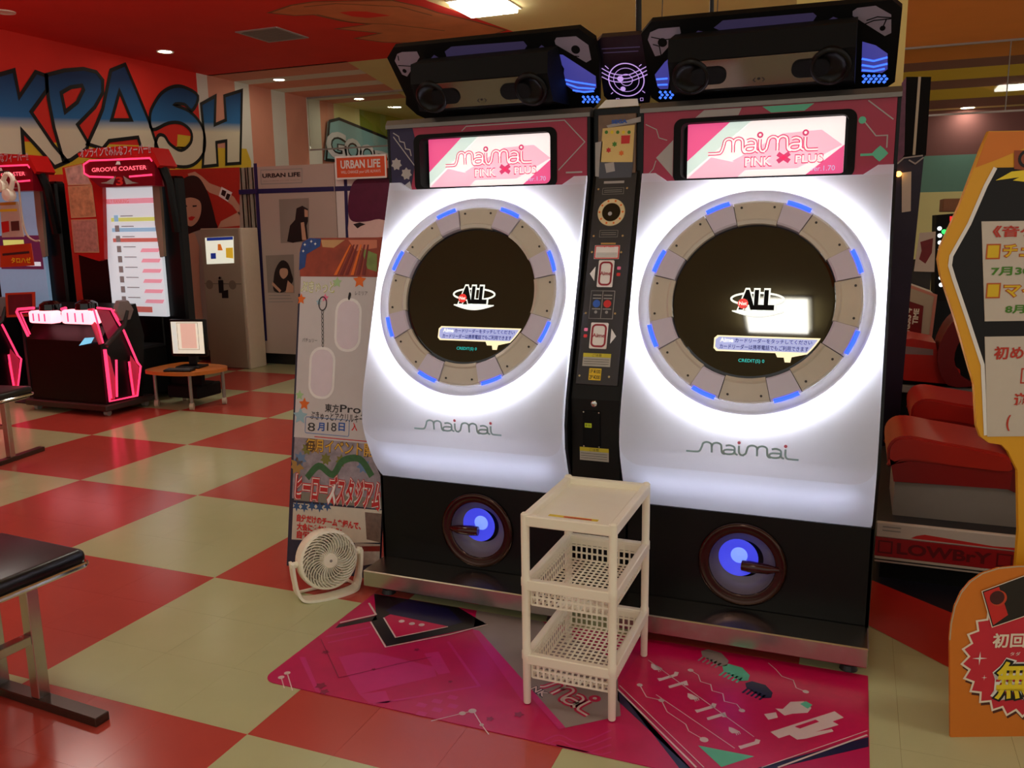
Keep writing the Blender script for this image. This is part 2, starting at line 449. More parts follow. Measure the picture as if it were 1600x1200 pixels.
# graffiti word on the left wall
gm = bpy.data.materials.new('graffiti fade'); gm.use_nodes = True; nt = gm.node_tree; b = nt.nodes['Principled BSDF']; b.inputs['Roughness'].default_value = .8
ge = nt.nodes.new('ShaderNodeNewGeometry'); sx = nt.nodes.new('ShaderNodeSeparateXYZ'); nt.links.new(ge.outputs['Position'], sx.inputs[0])
GW = FX(XW)
ka = uvp(GW, [(0, 186), (377, 196)])
slope = (ka[1][1] - ka[0][1]) / (ka[1][0] - ka[0][0])
m1 = nt.nodes.new('ShaderNodeMath'); m1.operation = 'MULTIPLY_ADD'; m1.inputs[1].default_value = -slope; m1.inputs[2].default_value = slope * ka[0][0] - ka[0][1]
nt.links.new(sx.outputs['Y'], m1.inputs[0])
m2 = nt.nodes.new('ShaderNodeMath'); m2.operation = 'ADD'; nt.links.new(m1.outputs[0], m2.inputs[0]); nt.links.new(sx.outputs['Z'], m2.inputs[1])
mr = nt.nodes.new('ShaderNodeMapRange'); mr.inputs[1].default_value = -.10; mr.inputs[2].default_value = .5; nt.links.new(m2.outputs[0], mr.inputs[0])
cr = nt.nodes.new('ShaderNodeValToRGB'); nt.links.new(mr.outputs[0], cr.inputs[0]); nt.links.new(cr.outputs[0], b.inputs['Base Color'])
cr.color_ramp.elements[0].color = lin((250, 240, 212)) + (1,); cr.color_ramp.elements[1].color = lin((30, 60, 108)) + (1,)
e = cr.color_ramp.elements.new(.22); e.color = lin((52, 124, 190)) + (1,)
GL = {
 'K': ([(-120, 500), (85, 440), (118, 605), (222, 450), (290, 475), (290, 565), (192, 700), (330, 905), (420, 1010), (340, 1045), (240, 930), (135, 815), (150, 1010), (-120, 1010)], []),
 'R': ([(285, 470), (400, 440), (520, 430), (600, 450), (640, 500), (640, 580), (590, 670), (482, 780), (550, 895), (540, 930), (440, 1000), (395, 1010), (335, 800), (300, 620)], [[(380, 580), (440, 545), (510, 535), (520, 560), (480, 640), (405, 700)]]),
 'A': ([(690, 440), (780, 403), (860, 590), (930, 760), (1010, 1010), (960, 1050), (880, 925), (860, 858), (680, 880), (640, 930), (545, 900), (600, 780), (640, 680)], [[(745, 570), (820, 750), (695, 750)]]),
 'S': ([(935, 720), (960, 650), (1010, 580), (1080, 542), (1150, 545), (1235, 600), (1200, 690), (1150, 652), (1090, 655), (1180, 695), (1250, 770), (1278, 860), (1268, 960), (1205, 1030), (1120, 1042), (1020, 1010), (970, 930), (985, 850), (1025, 850), (1060, 900), (1130, 940), (1190, 890), (1190, 820), (1130, 770), (1050, 770), (950, 810)], []),
 'H': ([(1255, 650), (1345, 600), (1340, 780), (1410, 750), (1400, 600), (1510, 565), (1500, 1020), (1412, 1026), (1412, 880), (1350, 890), (1358, 1032), (1265, 1042), (1275, 860)], [])}
for k, (o_, hs) in GL.items():
    oo = uvp(GW, cat(o_, 4, True) if k == 'S' else o_, 4); hh = [uvp(GW, h, 4) for h in hs]
    bm = sheet(B(), oo, hh, 0, 0, lambda u, v: GW @ V((u, v, .004)))
    for f in bm.faces:
        f.normal_update()
        if f.normal.x < 0: f.normal_flip()
    lt = obj('graffiti_letter', bm, gm, wall_l)
    L('letter_outline', [oo] + hh, .043, GW, blackp, lt, .007, closed=True)
P('painted_area', uvp(GW, [(1110, 840), (1190, 850), (1180, 930), (1105, 925)], 4), GW, c_stp, wall_l, .0012)
P('painted_area', uvp(GW, [(0, 880), (1540, 930), (1570, 1010), (1570, 1060), (0, 1100)], 4), GW, c_stp, wall_l, .0012)
# board with rounded graffiti letters further along the wall
gb = thing('graffiti_board', 'long pale blue board with puffy grey graffiti letters on the striped wall', 'sign', (XW + .03, 9.8, 2.3))
gp = uvp(GW, [(510, 190), (525, 186), (640, 232), (648, 262), (505, 250)])
obj('board', fixn(prism(B(), gp, .02, .06, GW)), mat('board pale blue', (150, 196, 206), .7), gb)
L('board_edge', [gp], .05, GW, blackp, gb, .062, closed=True)
lil = mat('letter grey', (232, 228, 238), .6, var=.2, scale=5)
for ch, a, c in (('G', 507, 534), ('O', 535, 558), ('O', 559, 580), ('D', 581, 606)):
    f = lambda x, t: 195 + (x - 507) * .42 + t
    q = uvp(GW, [(a, f(a, 52 - (a - 507) * .25)), (c, f(c, 2))])
    for nm, bo, m, w in (('letter_outline', .06, blackp, .063), ('letter', .025, lil, .067)):
        text(nm, ch, GW, (q[0][0] - (.03 if bo > .02 else 0), q[0][1], q[1][0] + (.03 if bo > .02 else 0), q[1][1]), m, gb, w=w, bold=bo)
# ------------------------------------------------------------------ ceiling fittings
lampg = mat('lamp diffuser', (255, 250, 240), .5, es=PANEL_LIGHT, ergb=(255, 250, 238))
def panel_light(x, y, label, gr=None):
    t = thing('ceiling_light', label, 'ceiling light', (x, y, HC), gr)
    bm = B()
    holed(bm, rect(x - .28, -y - .28, x + .28, -y + .28), [rect(x - .25, -y - .25, x + .25, -y + .25)], 0, .012, GC_)
    obj('frame', bm, whitepl, t)
    obj('diffuser', box(B(), x - .25, x + .25, y - .25, y + .25, HC - .05, HC, .006), lampg, t)
LX, LY = -1.63, 5.14
PL = [(-1.63, 5.14), (-1.63, 2.2), (-1.63, -.75), (1.22, -3.72), (1.22, 8.1), (4.0, -.75), (4.0, 5.14), (-4.5, 2.2)]  # the last one is added, unseen, to brighten the far left
for k, (x, y) in enumerate(PL):
    panel_light(x, y, 'bright square ceiling light panel at the top edge of the picture' if k == 0 else 'square ceiling light panel out of sight overhead', None if k == 0 else 'square ceiling lights out of view')
dlm = mat('downlight lens', (255, 245, 220), .4, es=DOWN_LIGHT, ergb=(255, 244, 216))
def downlight(px, py, label, r=.075, lit=True):
    x, ny = uvp(GC_, [(px, py)])[0]
    t = thing('downlight', label, 'ceiling light', (x, -ny, HC), 'round downlights along the left wall')
    M = fr((x, -ny, HC), (1, 0, 0), (0, -1, 0))
    obj('trim_ring', lathe(B(), [(r + .025, 0), (r + .02, .012), (r, .008), (r, 0)], M, 24), whitepl, t, True)
    obj('lens', flat(B(), circ(0, 0, r, 20), .004, M), dlm if lit else whitepl, t)
for a in ((258, 80, 'round downlight lit above the big graffiti letter A'), (436, 124, 'round downlight lit in the first salmon ceiling stripes'), (561, 154, 'round downlight lit just in front of the glass panel'), (620, 167, 'dim round downlight lit beyond the glass panel')):
    downlight(*a)
downlight(7, 18, 'unlit round downlight at the upper left corner', lit=False)
downlight(1512, 168, 'small round downlight far away on the purple ceiling', r=.12)
downlight(1594, 133, 'round downlight by the right edge between yellow stripes', r=.13)
v_ = uvp(GC_, [(369, 49), (432, 41), (479, 57), (420, 65)])
vx0, vx1 = min(p[0] for p in v_), max(p[0] for p in v_); vy0, vy1 = min(-p[1] for p in v_), max(-p[1] for p in v_)
t = thing('ceiling_vent', 'square grey louvred air vent in the red ceiling', 'vent', ((vx0 + vx1) / 2, (vy0 + vy1) / 2, HC))
obj('frame', holed(B(), rect(vx0, -vy1, vx1, -vy0), [rect(vx0 + .03, -vy1 + .03, vx1 - .03, -vy0 - .03)], 0, .012, GC_), silver, t)
obj('backing', flat(B(), rect(vx0 + .03, -vy1 + .03, vx1 - .03, -vy0 - .03), .004, GC_), dark, t)
for k in range(12):
    y = vy0 + .05 + (vy1 - vy0 - .1) * k / 11
    obj('slat', box(B(), vx0 + .03, vx1 - .03, y - .012, y + .012, HC - .011, HC - .0085), greyp, t)
# hanging glass smoke curtain across the hall
gl = bpy.data.materials.new('thin glass'); gl.use_nodes = True; nt = gl.node_tree
for n in list(nt.nodes):
    if n.type != 'OUTPUT_MATERIAL': nt.nodes.remove(n)
tr = nt.nodes.new('ShaderNodeBsdfTransparent'); tr.inputs[0].default_value = (.93, .95, .92, 1); gs = nt.nodes.new('ShaderNodeBsdfGlossy'); gs.inputs['Roughness'].default_value = .02
ms = nt.nodes.new('ShaderNodeMixShader'); fz = nt.nodes.new('ShaderNodeFresnel'); fz.inputs[0].default_value = 1.45
nt.links.new(fz.outputs[0], ms.inputs[0]); nt.links.new(tr.outputs[0], ms.inputs[1]); nt.links.new(gs.outputs[0], ms.inputs[2]); nt.links.new(ms.outputs[0], nt.nodes['Material Output'].inputs[0])
YG = -yv([(1600, 59)])[0][1]
zb = uvp(FY(YG), [(1600, 172)])[0][1]
t = thing('smoke_curtain', 'clear glass smoke curtain hanging across the ceiling behind the games', 'glass panel', (0, YG, zb))
xs = [XW + .01] + [XW + 2.6 * k for k in range(1, 5)] + [uvp(FY(YG), [(1576, 110)])[0][0], 8.9]
for a, c in zip(xs[:-1], xs[1:]):
    obj('pane', box(B(), a + .006, c - .006, YG - .005, YG + .005, zb + .01, HC - .02), gl, t)
    obj('joint', box(B(), c - .006, c + .006, YG - .008, YG + .008, zb, HC - .02), greyp, t)
obj('bottom_rail', box(B(), xs[0], xs[-1], YG - .01, YG + .01, zb - .012, zb + .01), silver, t)
obj('top_rail', box(B(), xs[0], xs[-1], YG - .015, YG + .015, HC - .025, HC), silver, t)
# ------------------------------------------------------------------ the two big round-screen rhythm games
CANT = math.atan2(.28, .825)
CV = V((0, math.sin(CANT), math.cos(CANT)))          # up the tilted face
PRF = [(.33, 1.685), (.2625, 1.486), (.195, 1.287), (.1275, 1.088), (.085, .963), (.052, .862), (.036, .79), (.034, .74), (.045, .69), (.065, .64), (.088, .59), (.112, .545), (.142, .505), (.172, .475)]
PRF = [(p[0], p[1]) for p in cat(PRF, 4)]
ARC = [0.]
for a, b in zip(PRF[:-1], PRF[1:]): ARC.append(ARC[-1] + math.hypot(b[0] - a[0], b[1] - a[1]))
def prof(v, off=0.):
    v = max(0., min(ARC[-1], v))
    for i in range(len(ARC) - 1):
        if v <= ARC[i + 1] + 1e-9: break
    t = (v - ARC[i]) / (ARC[i + 1] - ARC[i]); a, b = PRF[i], PRF[i + 1]
    d = V((b[0] - a[0], b[1] - a[1])).normalized()
    return a[0] + t * (b[0] - a[0]) + d.y * off, a[1] + t * (b[1] - a[1]) - d.x * off
VC = (1.685 - 1.237) / math.cos(CANT)
cover_m = mat('translucent white cover', (238, 240, 246), .12, var=.01, spec=.5, transl=.62)
plate_m = mat('pale grey face plate', (232, 232, 236), .06, var=.01, spec=.5, transl=.55)
led_m = mat('white led tube', (255, 255, 255), .5, es=36, ergb=(240, 242, 255))
led2_m = mat('lower led tube', (255, 255, 255), .5, es=8, ergb=(216, 222, 255))
rim_m = mat('frosted ring', (246, 246, 250), .15, var=.02, transl=.7)
seg_m = mat('taupe ring segment', (206, 200, 188), .22, var=.04, coat=.4)
btn_m = mat('lilac button', (214, 210, 234), .15, var=.03, coat=.5)
bled_m = mat('blue led', (50, 90, 255), .4, es=2.2, ergb=(44, 78, 255))
hb_m = mat('header magenta', (160, 26, 62), .35, var=.12, scale=10)
lcdw = mat('lcd white', (255, 240, 240), .3, es=.86, ergb=(255, 236, 232))
lcdp = mat('lcd pink', (235, 90, 140), .3, es=.75, ergb=(238, 84, 140))
lcdl = mat('lcd pale pink', (245, 190, 205), .3, es=.8, ergb=(250, 186, 204))
lcdm = mat('lcd pale mint', (215, 230, 220), .3, es=.8, ergb=(214, 232, 222))
lcdd = mat('lcd deep pink', (210, 60, 110), .3, es=.6, ergb=(222, 70, 118))
lcdg = mat('lcd grey text', (190, 190, 230), .3, es=.7, ergb=(196, 190, 230))
scrw = mat('screen white', (245, 250, 245), .3, es=.8, ergb=(240, 250, 240))
scrr = mat('screen red', (220, 40, 40), .3, es=.7, ergb=(226, 50, 44))
scrl = mat('screen lavender', (170, 180, 235), .3, es=.62, ergb=(166, 176, 232))
scrn = mat('screen navy', (40, 50, 130), .3, es=.3, ergb=(46, 56, 140))
scry = mat('screen cream', (250, 235, 190), .3, es=.85, ergb=(250, 236, 190))
scrc = mat('screen cyan', (30, 190, 180), .3, es=.6, ergb=(30, 200, 190))
violet = mat('neon violet', (225, 190, 255), .4, es=.7, ergb=(206, 166, 250))
bluel = mat('blue lit window', (120, 116, 190), .3, es=.28, ergb=(70, 80, 220))
bluel2 = mat('blue lit band', (90, 150, 255), .3, es=1.5, ergb=(60, 110, 255))
viol_w = mat('violet window', (92, 84, 132), .3, es=.05, ergb=(90, 80, 150))
corner_m = mat('grey corner plate', (150, 140, 160), .3, var=.05)
bronze = mat('bronze trim ring', (74, 56, 50), .12, .95)
port_m = mat('speaker bowl grey', (140, 130, 132), .35)
portb = mat('blue lit cone', (70, 80, 235), .4, es=.62, ergb=(70, 76, 240))
portc = mat('white lit cone centre', (120, 150, 255), .4, es=1.0, ergb=(120, 150, 255))
UW = .872
def game(x0, label, flip):
    cx = x0 + UW / 2
    t = thing('rhythm_game', label, 'arcade game', (cx, .5, 0), 'twin round screen games')
    # body: side profile pushed across the width
    pf = [(.26, .09), (.26, .50), (.26, .56), (.235, .9), (.40, 1.64), (.43, 1.68), (.43, 1.90), (.95, 1.90), (.95, .09)]
    MB_ = fr((x0, 0, 0), (0, 1, 0), (0, 0, 1))
    bdy = obj('body', fixn(prism(B(), pf, .002, UW - .002, MB_)), black, t)
    for sx in (x0 + .0015, x0 + UW - .0015):       # thin side cheeks reaching forward beside the cover
        s = 1 if sx > cx else -1
        pts = [(.172, .1), (.172, .47), (.145, .515), (.10, .6), (.066, .69), (.06, .78), (.075, .87), (.345, 1.67), (.345, 1.91), (.5, 1.91), (.5, .1)]
        bm = fixn(prism(B(), pts, 0, .012, fr((sx - (.012 if s > 0 else 0), 0, 0), (0, 1, 0), (0, 0, 1))))
        obj('side_cheek', bm, black, t)
    # translucent cover
    outer = [(.012, 0), (.06, 0), (.105, .032), (UW - .105, .032), (UW - .06, 0), (UW - .012, 0)]
    nv = 26
    outer = [(.012, ARC[-1] * (1 - k / nv)) for k in range(0, nv)] + outer + [(UW - .012, ARC[-1] * k / nv) for k in range(1, nv + 1)] + [(UW - .012 - (UW - .024) * k / 14, ARC[-1]) for k in range(1, 14)]
    hole = circ(UW / 2, VC, .386, 64)
    fn = lambda off: (lambda u, v: V((x0 + u, *prof(v, off))))
    # face plate
    def plate(g):
        vb = ARC[-1] - .215 - g; r = .075 - g; e = .016 + g
        pl = [(e, .034 + g), (.105, .036 + g), (UW - .105, .036 + g), (UW - e, .034 + g)] + [(UW - e, .1 + (vb - r - .1) * k / 10) for k in range(11)]
        pl += [(UW - e - r + r * math.cos(a), vb - r + r * math.sin(a)) for a in [PI / 2 * k / 6 for k in range(1, 7)]]
        pl += [(e + r + r * math.cos(a), vb - r + r * math.sin(a)) for a in [PI / 2 + PI / 2 * k / 6 for k in range(0, 7)]]
        return pl + [(e, vb - r - (vb - r - .1) * k / 10) for k in range(1, 11)]
    bm = sheet(B(), outer, [plate(.003)], .05, .04, fn(0))
    n = len(outer)
    A = [bm.verts.new(fn(0)(*p)) for p in outer]; C = [bm.verts.new(fn(0)(*p) + V((0, .05, 0))) for p in outer]
    for i in range(n): bm.faces.new((A[i], A[(i + 1) % n], C[(i + 1) % n], C[i]))
    bmesh.ops.remove_doubles(bm, verts=bm.verts[:], dist=1e-5)
    cov = obj('front_cover', fixn(bm), cover_m, t, True)
    obj('face_plate', fixn(sheet(B(), plate(0), [hole], .05, .04, fn(.003))), plate_m, t, True)
    bm = B()
    lg = V((x0 + UW / 2, *prof(ARC[-1] - .30, .0)))
    # leds behind the cover
    SF = fr(V((cx, *prof(VC))), (1, 0, 0), CV)
    obj('led_ring', tube(B(), [SF @ V((.420 * math.cos(a), .420 * math.sin(a), -.026)) for a in [2 * PI * k / 48 for k in range(48)]], .006, 6, True), led_m, t)
    lp = [(.07, ARC[-1] - .16), (.14, ARC[-1] - .14), (UW - .14, ARC[-1] - .14), (UW - .07, ARC[-1] - .16)]
    obj('led_strip', tube(B(), [fn(-.055)(*p) for p in lp], .006, 6), led2_m, t)
    # ring round the screen
    ring = obj('screen_ring', lathe(B(), [(.386, -.02), (.394, .006), (.386, .016), (.368, .017), (.357, .012), (.356, -.02)], SF, 72), rim_m, t, 'all')
    for k in range(8):
        ac = PI / 8 + PI / 4 * k; hw = math.radians(8.4)
        bt = obj('button', lathe(B(), [(.274, -.01), (.275, .018), (.281, .023), (.346, .019), (.355, .012), (.355, -.02)], SF, 8, ac - hw, ac + hw, True), btn_m, t)
        obj('button_led', lathe(B(), [(.3500, .0172), (.3545, .0140), (.358, .0190), (.3640, .0190)], SF, 8, ac - hw * .8, ac + hw * .8), bled_m, bt)
        ac += PI / 8; hw = math.radians(13.7)
        sg = obj('ring_segment', lathe(B(), [(.270, -.01), (.271, .016), (.283, .02), (.290, .0155), (.348, .0125), (.355, .008), (.355, -.02)], SF, 12, ac - hw, ac + hw, True), seg_m, t)
        for s in (-1, 1):
            a2 = ac + s * math.radians(9.5); c = SF @ V((.333 * math.cos(a2), .333 * math.sin(a2), .012))
            obj('screw', cyl(B(), c, c + (SF.to_3x3() @ V((0, 0, .004))), .0042, seg=10), dark, sg)
    scr = obj('round_screen', lathe(B(), [(.0001, .004), (.262, .004), (.2715, .003), (.2715, -.02)], SF, 64), mat('screen glass', (4, 4, 5), .03, spec=.8), t)
    # picture on the screen
    S0 = fr(V((.44, *prof(VC))), (1, 0, 0), CV)
    q = lambda pts: uvp(S0, pts, 3.3333, 560, 280)
    a, c = q([(505, 650), (690, 562)])
    w = .0055
    ell = circ((a[0] + c[0]) / 2 + .006, (a[1] + c[1]) / 2 + .004, .087, 40, .022)
    L('screen_logo_ring', [ell], .007, SF, scrw, scr, w, True)
    text('screen_logo_outline', 'ALL', SF, (a[0] + .010, a[1] - .006, c[0] - .002, c[1] + .008), scrw, scr, w=w + .0006, bold=.11)
    text('screen_logo', 'ALL', SF, (a[0] + .0165, a[1] + .0005, c[0] - .0085, c[1] + .0015), blackm, scr, w=w + .0012, bold=.06)
    P('screen_logo_base', [(a[0] - .004 + .17 * k / 16, a[1] - .006 - .018 * math.sin(PI * k / 16)) for k in range(17)] + [(a[0] + .166, a[1] - .002), (a[0] - .004, a[1] - .002)], SF, scrw, scr, w)
    b_ = q([(546, 622)])[0]
    P('screen_logo_ball', circ(*b_, .0175, 20), SF, scrr, scr, w + .0016)
    text('screen_lettering', 'Net', SF, (b_[0] - .013, b_[1] - .006, b_[0] + .013, b_[1] + .007), scrw, scr, w=w + .002, bold=.02)
    c0, c1 = q([(415, 838), (420, 766)])
    def bar(g):
        u0, v0, v1 = c0[0] + g, c0[1] + g, c1[1] - g; rr = .262 - g
        p = [(u0 + .01, v1), (u0, v1 - .01), (u0, v0 + .01), (u0 + .01, v0)]
        if g == 0: p += [(.09, v0), (.097, v0 - .014), (.118, v0 - .014), (.122, v0 - .03), (.14, v0 - .03), (.143, v0 - .012)]
        return p + [(math.sqrt(rr * rr - (v0 + (v1 - v0) * k / 5) ** 2), v0 + (v1 - v0) * k / 5) for k in range(6)]
    P('screen_bar_edge', bar(0), SF, scry, scr, w)
    P('screen_bar', bar(.005), SF, scrl, scr, w + .0005)
    vm = (c0[1] + c1[1]) / 2
    text('screen_lettering', 'Aime', SF, (c0[0] + .02, vm + .004, c0[0] + .065, c1[1] - .008), scrw, scr, w=w + .001, bold=.03)
    text('screen_lettering', 'カードリーダーをタッチしてください', SF, (c0[0] + .07, vm + .004, .205, c1[1] - .008), scrn, scr, w=w + .001, bold=.02)
    text('screen_lettering', 'カードリーダーは携帯電話でもご利用できます', SF, (c0[0] + .02, c0[1] + .008, .195, vm - .002), scrn, scr, w=w + .001, bold=.02)
    d0, d1 = q([(513, 893), (620, 878)])
    text('screen_lettering', 'CREDIT(S) 0', SF, (d0[0], d0[1], d1[0], d1[1]), scrc, scr, w=w, bold=.01)
    # printed wordmark on the lower face
    vlog = ARC[-1] - .315
    y_, z_ = prof(vlog, .0042); y2, z2 = prof(vlog + .02, .0042)
    LF = fr((cx, y_, z_), (1, 0, 0), (0, y_ - y2, z_ - z2))
    tealm = mat('wordmark teal', (156, 190, 192), .4); dotm = mat('wordmark pink', (230, 120, 140), .4)
    logo(t, LF, (-.185, -.022, .185, .026), [('wordmark', .2, tealm, .0012)], dotm)
    # header
    HF = FY(.345)
    ho = rect(x0 + .012, 1.64, x0 + UW - .012, 1.9)
    ox0, ox1, oz0, oz1 = x0 + .128, x0 + .735, 1.65, 1.868
    obj('header_panel', holed(B(), ho, [rrect(ox0, oz0, ox1, oz1, .03)], -.08, 0, HF), hb_m, t)
    obj('display_bezel', holed(B(), rrect(ox0 - .004, oz0 - .004, ox1 + .004, oz1 + .004, .03), [rrect(ox0 + .022, oz0 + .012, ox1 - .022, oz1 - .012, .022)], -.07, .004, HF), blackm, t)
    lx0, lx1, lz0, lz1 = x0 + .165, x0 + .702, 1.664, 1.857
    DF = FY(.395)
    dsp = obj('display', box(B(), lx0, lx1, .395, .41, lz0, lz1), lcdw, t)
    D = lambda pts: [(lx0 + (lx1 - lx0) * a_, lz0 + (lz1 - lz0) * b2) for a_, b2 in pts]
    P('display_shape', D([(0, 1), (.28, 1), (0, .32)]), DF, lcdp, dsp, .0006)
    P('display_shape', D([(.28, 1), (.42, 1), (.02, .1), (0, .05), (0, .32)]), DF, lcdm, dsp, .0006)
    P('display_shape', D([(0, 0), (.34, 0), (.42, .2), (.16, .38)]), DF, lcdl, dsp, .0008)
    P('display_shape', D([(1, .5), (1, 0), (.77, 0)]), DF, lcdp, dsp, .0006)
    P('display_shape', D([(.3, .3), (.38, .12), (.72, .12), (.99, .5), (.86, .78), (.62, .75)]), DF, lcdl, dsp, .0007)
    logo(dsp, DF, (lx0 + .075, lz0 + .085, lx1 - .085, lz0 + .148), [('wordmark_edge', .3, lcdd, .0012), ('wordmark', .13, lcdw, .0018)])
    for nm, s_, a_, b2, c2, d2 in (('display_lettering', 'PINK', .38, .17, .56, .36), ('display_lettering', 'PLUS', .70, .20, .88, .37)):
        q4 = D([(a_, b2), (c2, d2)])
        text(nm, s_, DF, (q4[0][0], q4[0][1], q4[1][0], q4[1][1]), lcdd, dsp, w=.0012, bold=.05)
        text(nm, s_, DF, (q4[0][0] + .003, q4[0][1] + .004, q4[1][0] - .003, q4[1][1] - .004), lcdw, dsp, w=.0018, bold=.015)
    xc = D([(.63, .32)])[0]
    for s in (1, -1): L('display_cross', [[(xc[0] - .02, xc[1] - s * .014), (xc[0] + .02, xc[1] + s * .014)]], .016, DF, lcdd, dsp, .0014)
    q4 = D([(.80, .06), (.95, .15)])
    text('display_lettering', 'ver.1.70', DF, (q4[0][0], q4[0][1], q4[1][0], q4[1][1]), lcdg, dsp, w=.0012)
    HP = t
    if not flip:
        P('header_print', [(x0 + .014, 1.66), (x0 + .014, 1.9), (x0 + .12, 1.9), (x0 + .14, 1.82), (x0 + .1, 1.645)], HF, navy, HP, .0008)
        L('header_print', [[(x0 + .03, 1.885), (x0 + .055, 1.87), (x0 + .06, 1.85), (x0 + .08, 1.845), (x0 + .085, 1.82), (x0 + .105, 1.815), (x0 + .11, 1.79)], [(x0 + .03, 1.87), (x0 + .125, 1.75)]], .004, HF, silver, HP, .0014)
        for c_ in ((.04, 1.76), (.085, 1.72)):
            P('header_print', star(x0 + c_[0], c_[1], .026, 7, .7), HF, silver, HP, .0012)
        P('header_print', [(x0 + .05, 1.66), (x0 + .1, 1.69), (x0 + .11, 1.65), (x0 + .08, 1.644)], HF, silver, HP, .0012)
        L('header_print', [[(x0 + .34, 1.876), (x0 + .36, 1.893), (x0 + .77, 1.893), (x0 + .85, 1.81), (x0 + .745, 1.71)]], .004, HF, silver, HP, .0012)
        L('header_print', [[(x0 + .775, 1.70), (x0 + .84, 1.70)]], .006, HF, silver, HP, .0012)
    else:
        P('header_print', [(x0 + .06, 1.74), (x0 + .122, 1.80), (x0 + .122, 1.67)], HF, silver, HP, .0008)
        P('header_print', [(x0 + .2, 1.873), (x0 + .23, 1.897), (x0 + .36, 1.897), (x0 + .35, 1.873)], HF, silver, HP, .0008)
        P('header_print', [(x0 + .43, 1.897), (x0 + .6, 1.897), (x0 + .57, 1.875), (x0 + .46, 1.875)], HF, cyanp, HP, .0008)
        L('header_print', [[(x0 + .76, 1.83), (x0 + .80, 1.78), (x0 + .835, 1.78), (x0 + .835, 1.74)], [(x0 + .77, 1.895), (x0 + .85, 1.83)]], .004, HF, silver, HP, .0012)
        L('header_print', [[(x0 + .755, 1.72), (x0 + .82, 1.72)]], .008, HF, cyanp, HP, .0012)
        P('header_print', star(x0 + .815, 1.722, .026, 4, .75), HF, cyanp, HP, .0014)
        P('header_print', circ(x0 + .755, 1.833, .012, 12), HF, cyanp, HP, .0014)
        L('header_print', [[(x0 + .02, 1.86), (x0 + .06, 1.84), (x0 + .07, 1.81), (x0 + .1, 1.8)], [(x0 + .03, 1.68), (x0 + .05, 1.70), (x0 + .06, 1.73)]], .003, HF, silver, HP, .0012)
    bm = B(); prism(bm, [(.335, 1.9), (.335, 1.915), (.35, 1.935), (.48, 1.935), (.48, 1.9)], 0, UW, fr((x0, 0, 0), (0, 1, 0), (0, 0, 1)))
    obj('header_lip', fixn(bm), mat('grey metal lip', (120, 114, 108), .35, .7), t)
    # speaker port
    pc = V((cx + (.012 if not flip else 0), .172, .285)); PFm = fr(pc, (1, 0, 0), (0, 0, 1))
    obj('lower_front', holed(B(), rect(x0 + .004, .09, x0 + UW - .004, .472), [circ(pc.x, pc.z, .119, 48)], -.02, 0, FY(.172)), black, t)
    obj('port_ring', lathe(B(), [(.158, 0), (.156, .012), (.142, .016), (.136, .006), (.131, .013), (.126, .004), (.121, .010), (.117, 0)], PFm, 64), bronze, t, 'all')
    obj('port_bowl', lathe(B(), [(.118, .003), (.116, -.02), (.107, -.045), (.085, -.055), (.07, -.058)], PFm, 48), port_m, t, 'all')
    po = (.0, .03) if not flip else (0, .03)
    PF2 = fr(pc + V((.012 if not flip else -.012, 0, .028)), (1, 0, 0), (0, 0, 1))
    cone = obj('lit_cone', lathe(B(), [(.07, .012), (.055, -.002), (.03, -.012), (.0001, -.014)], PF2, 40), portb, t, 'all')
    obj('cone_centre', lathe(B(), [(.03, -.0115), (.016, -.008), (.0001, -.005)], PF2, 24), portc, cone, 'all')
    s = -1 if not flip else 1
    tip = pc + V((s * .002 + (0 if flip else .01), -.012, .0))
    bm = B(); tube(bm, [tip, tip + V((s * .03, -.004, 0)), tip + V((s * .09, -.002, -.002)), tip + V((s * .128, .006, -.003))], [.019, .021, .018, .008], 12)
    obj('port_arm', bm, mat('dark red gloss arm', (60, 16, 18), .12), t, True)
    # steel kick box and feet
    obj('kick_box', box(B(), x0 + .002, x0 + UW - .002, .0, .172, .045, .115, .004), steel, t)
    for fx in (x0 + .08, x0 + UW - .06):
        for fy in (.07, .85):
            ft = obj('foot', cyl(B(), (fx, fy, .0), (fx, fy, .018), .03, .024), dark, t)
            obj('foot_stem', cyl(B(), (fx, fy, .018), (fx, fy, .1), .01, seg=10), steel, ft)
    return t
XL, XR = .004, 1.066
game(XL, 'white glowing game left of the black coin pillar, navy corner on its header', False)
game(XR, 'white glowing game right of the black coin pillar, light glare on its screen', True)
# ------------------------------------------------------------------ coin pillar between them
px0, px1 = .880, 1.062
pil = thing('coin_pillar', 'black coin and card reader pillar between the two glowing games', 'pillar', (.971, .6, 0))
off = .045
pf = [(.25, .0), (.25, .44), (.11, .46), (.095, .875), (.33 + off, 1.70), (.33 + off, 1.93), (.9, 1.93), (.9, 0)]
obj('body', fixn(prism(B(), pf, 0, px1 - px0, fr((px0, 0, 0), (0, 1, 0), (0, 0, 1)))), black, pil)
PU = FY(.33 + off); d_ = V((0, .33 + off - .095, 1.70 - .875)).normalized()
PS = fr((0, .33 + off, 1.70), (1, 0, 0), d_)
d3 = V((0, .095 - .11, .875 - .46)).normalized()
PLo = fr((0, .095, .875), (1, 0, 0), d3)
zq = lambda M, pts: uvp(M, pts, 4.2857, 880, 160)
zr = lambda M, pts: uvp(M, pts, 4., 880, 440)
def bx(p): return (min(a[0] for a in p), min(a[1] for a in p), max(a[0] for a in p), max(a[1] for a in p))
ph = bx(zq(PU, [(250, 100), (520, 510)]))
ps = obj('poster_case', box(B(), px0 + .02, px1 - .016, .363, .375, 1.69, 1.905, .002), mat('poster base', (120, 92, 70), .4, var=.3, scale=30), pil)
PP = FY(.362)
zz = lambda pts: uvp(PP, pts, 4.2857, 880, 160)
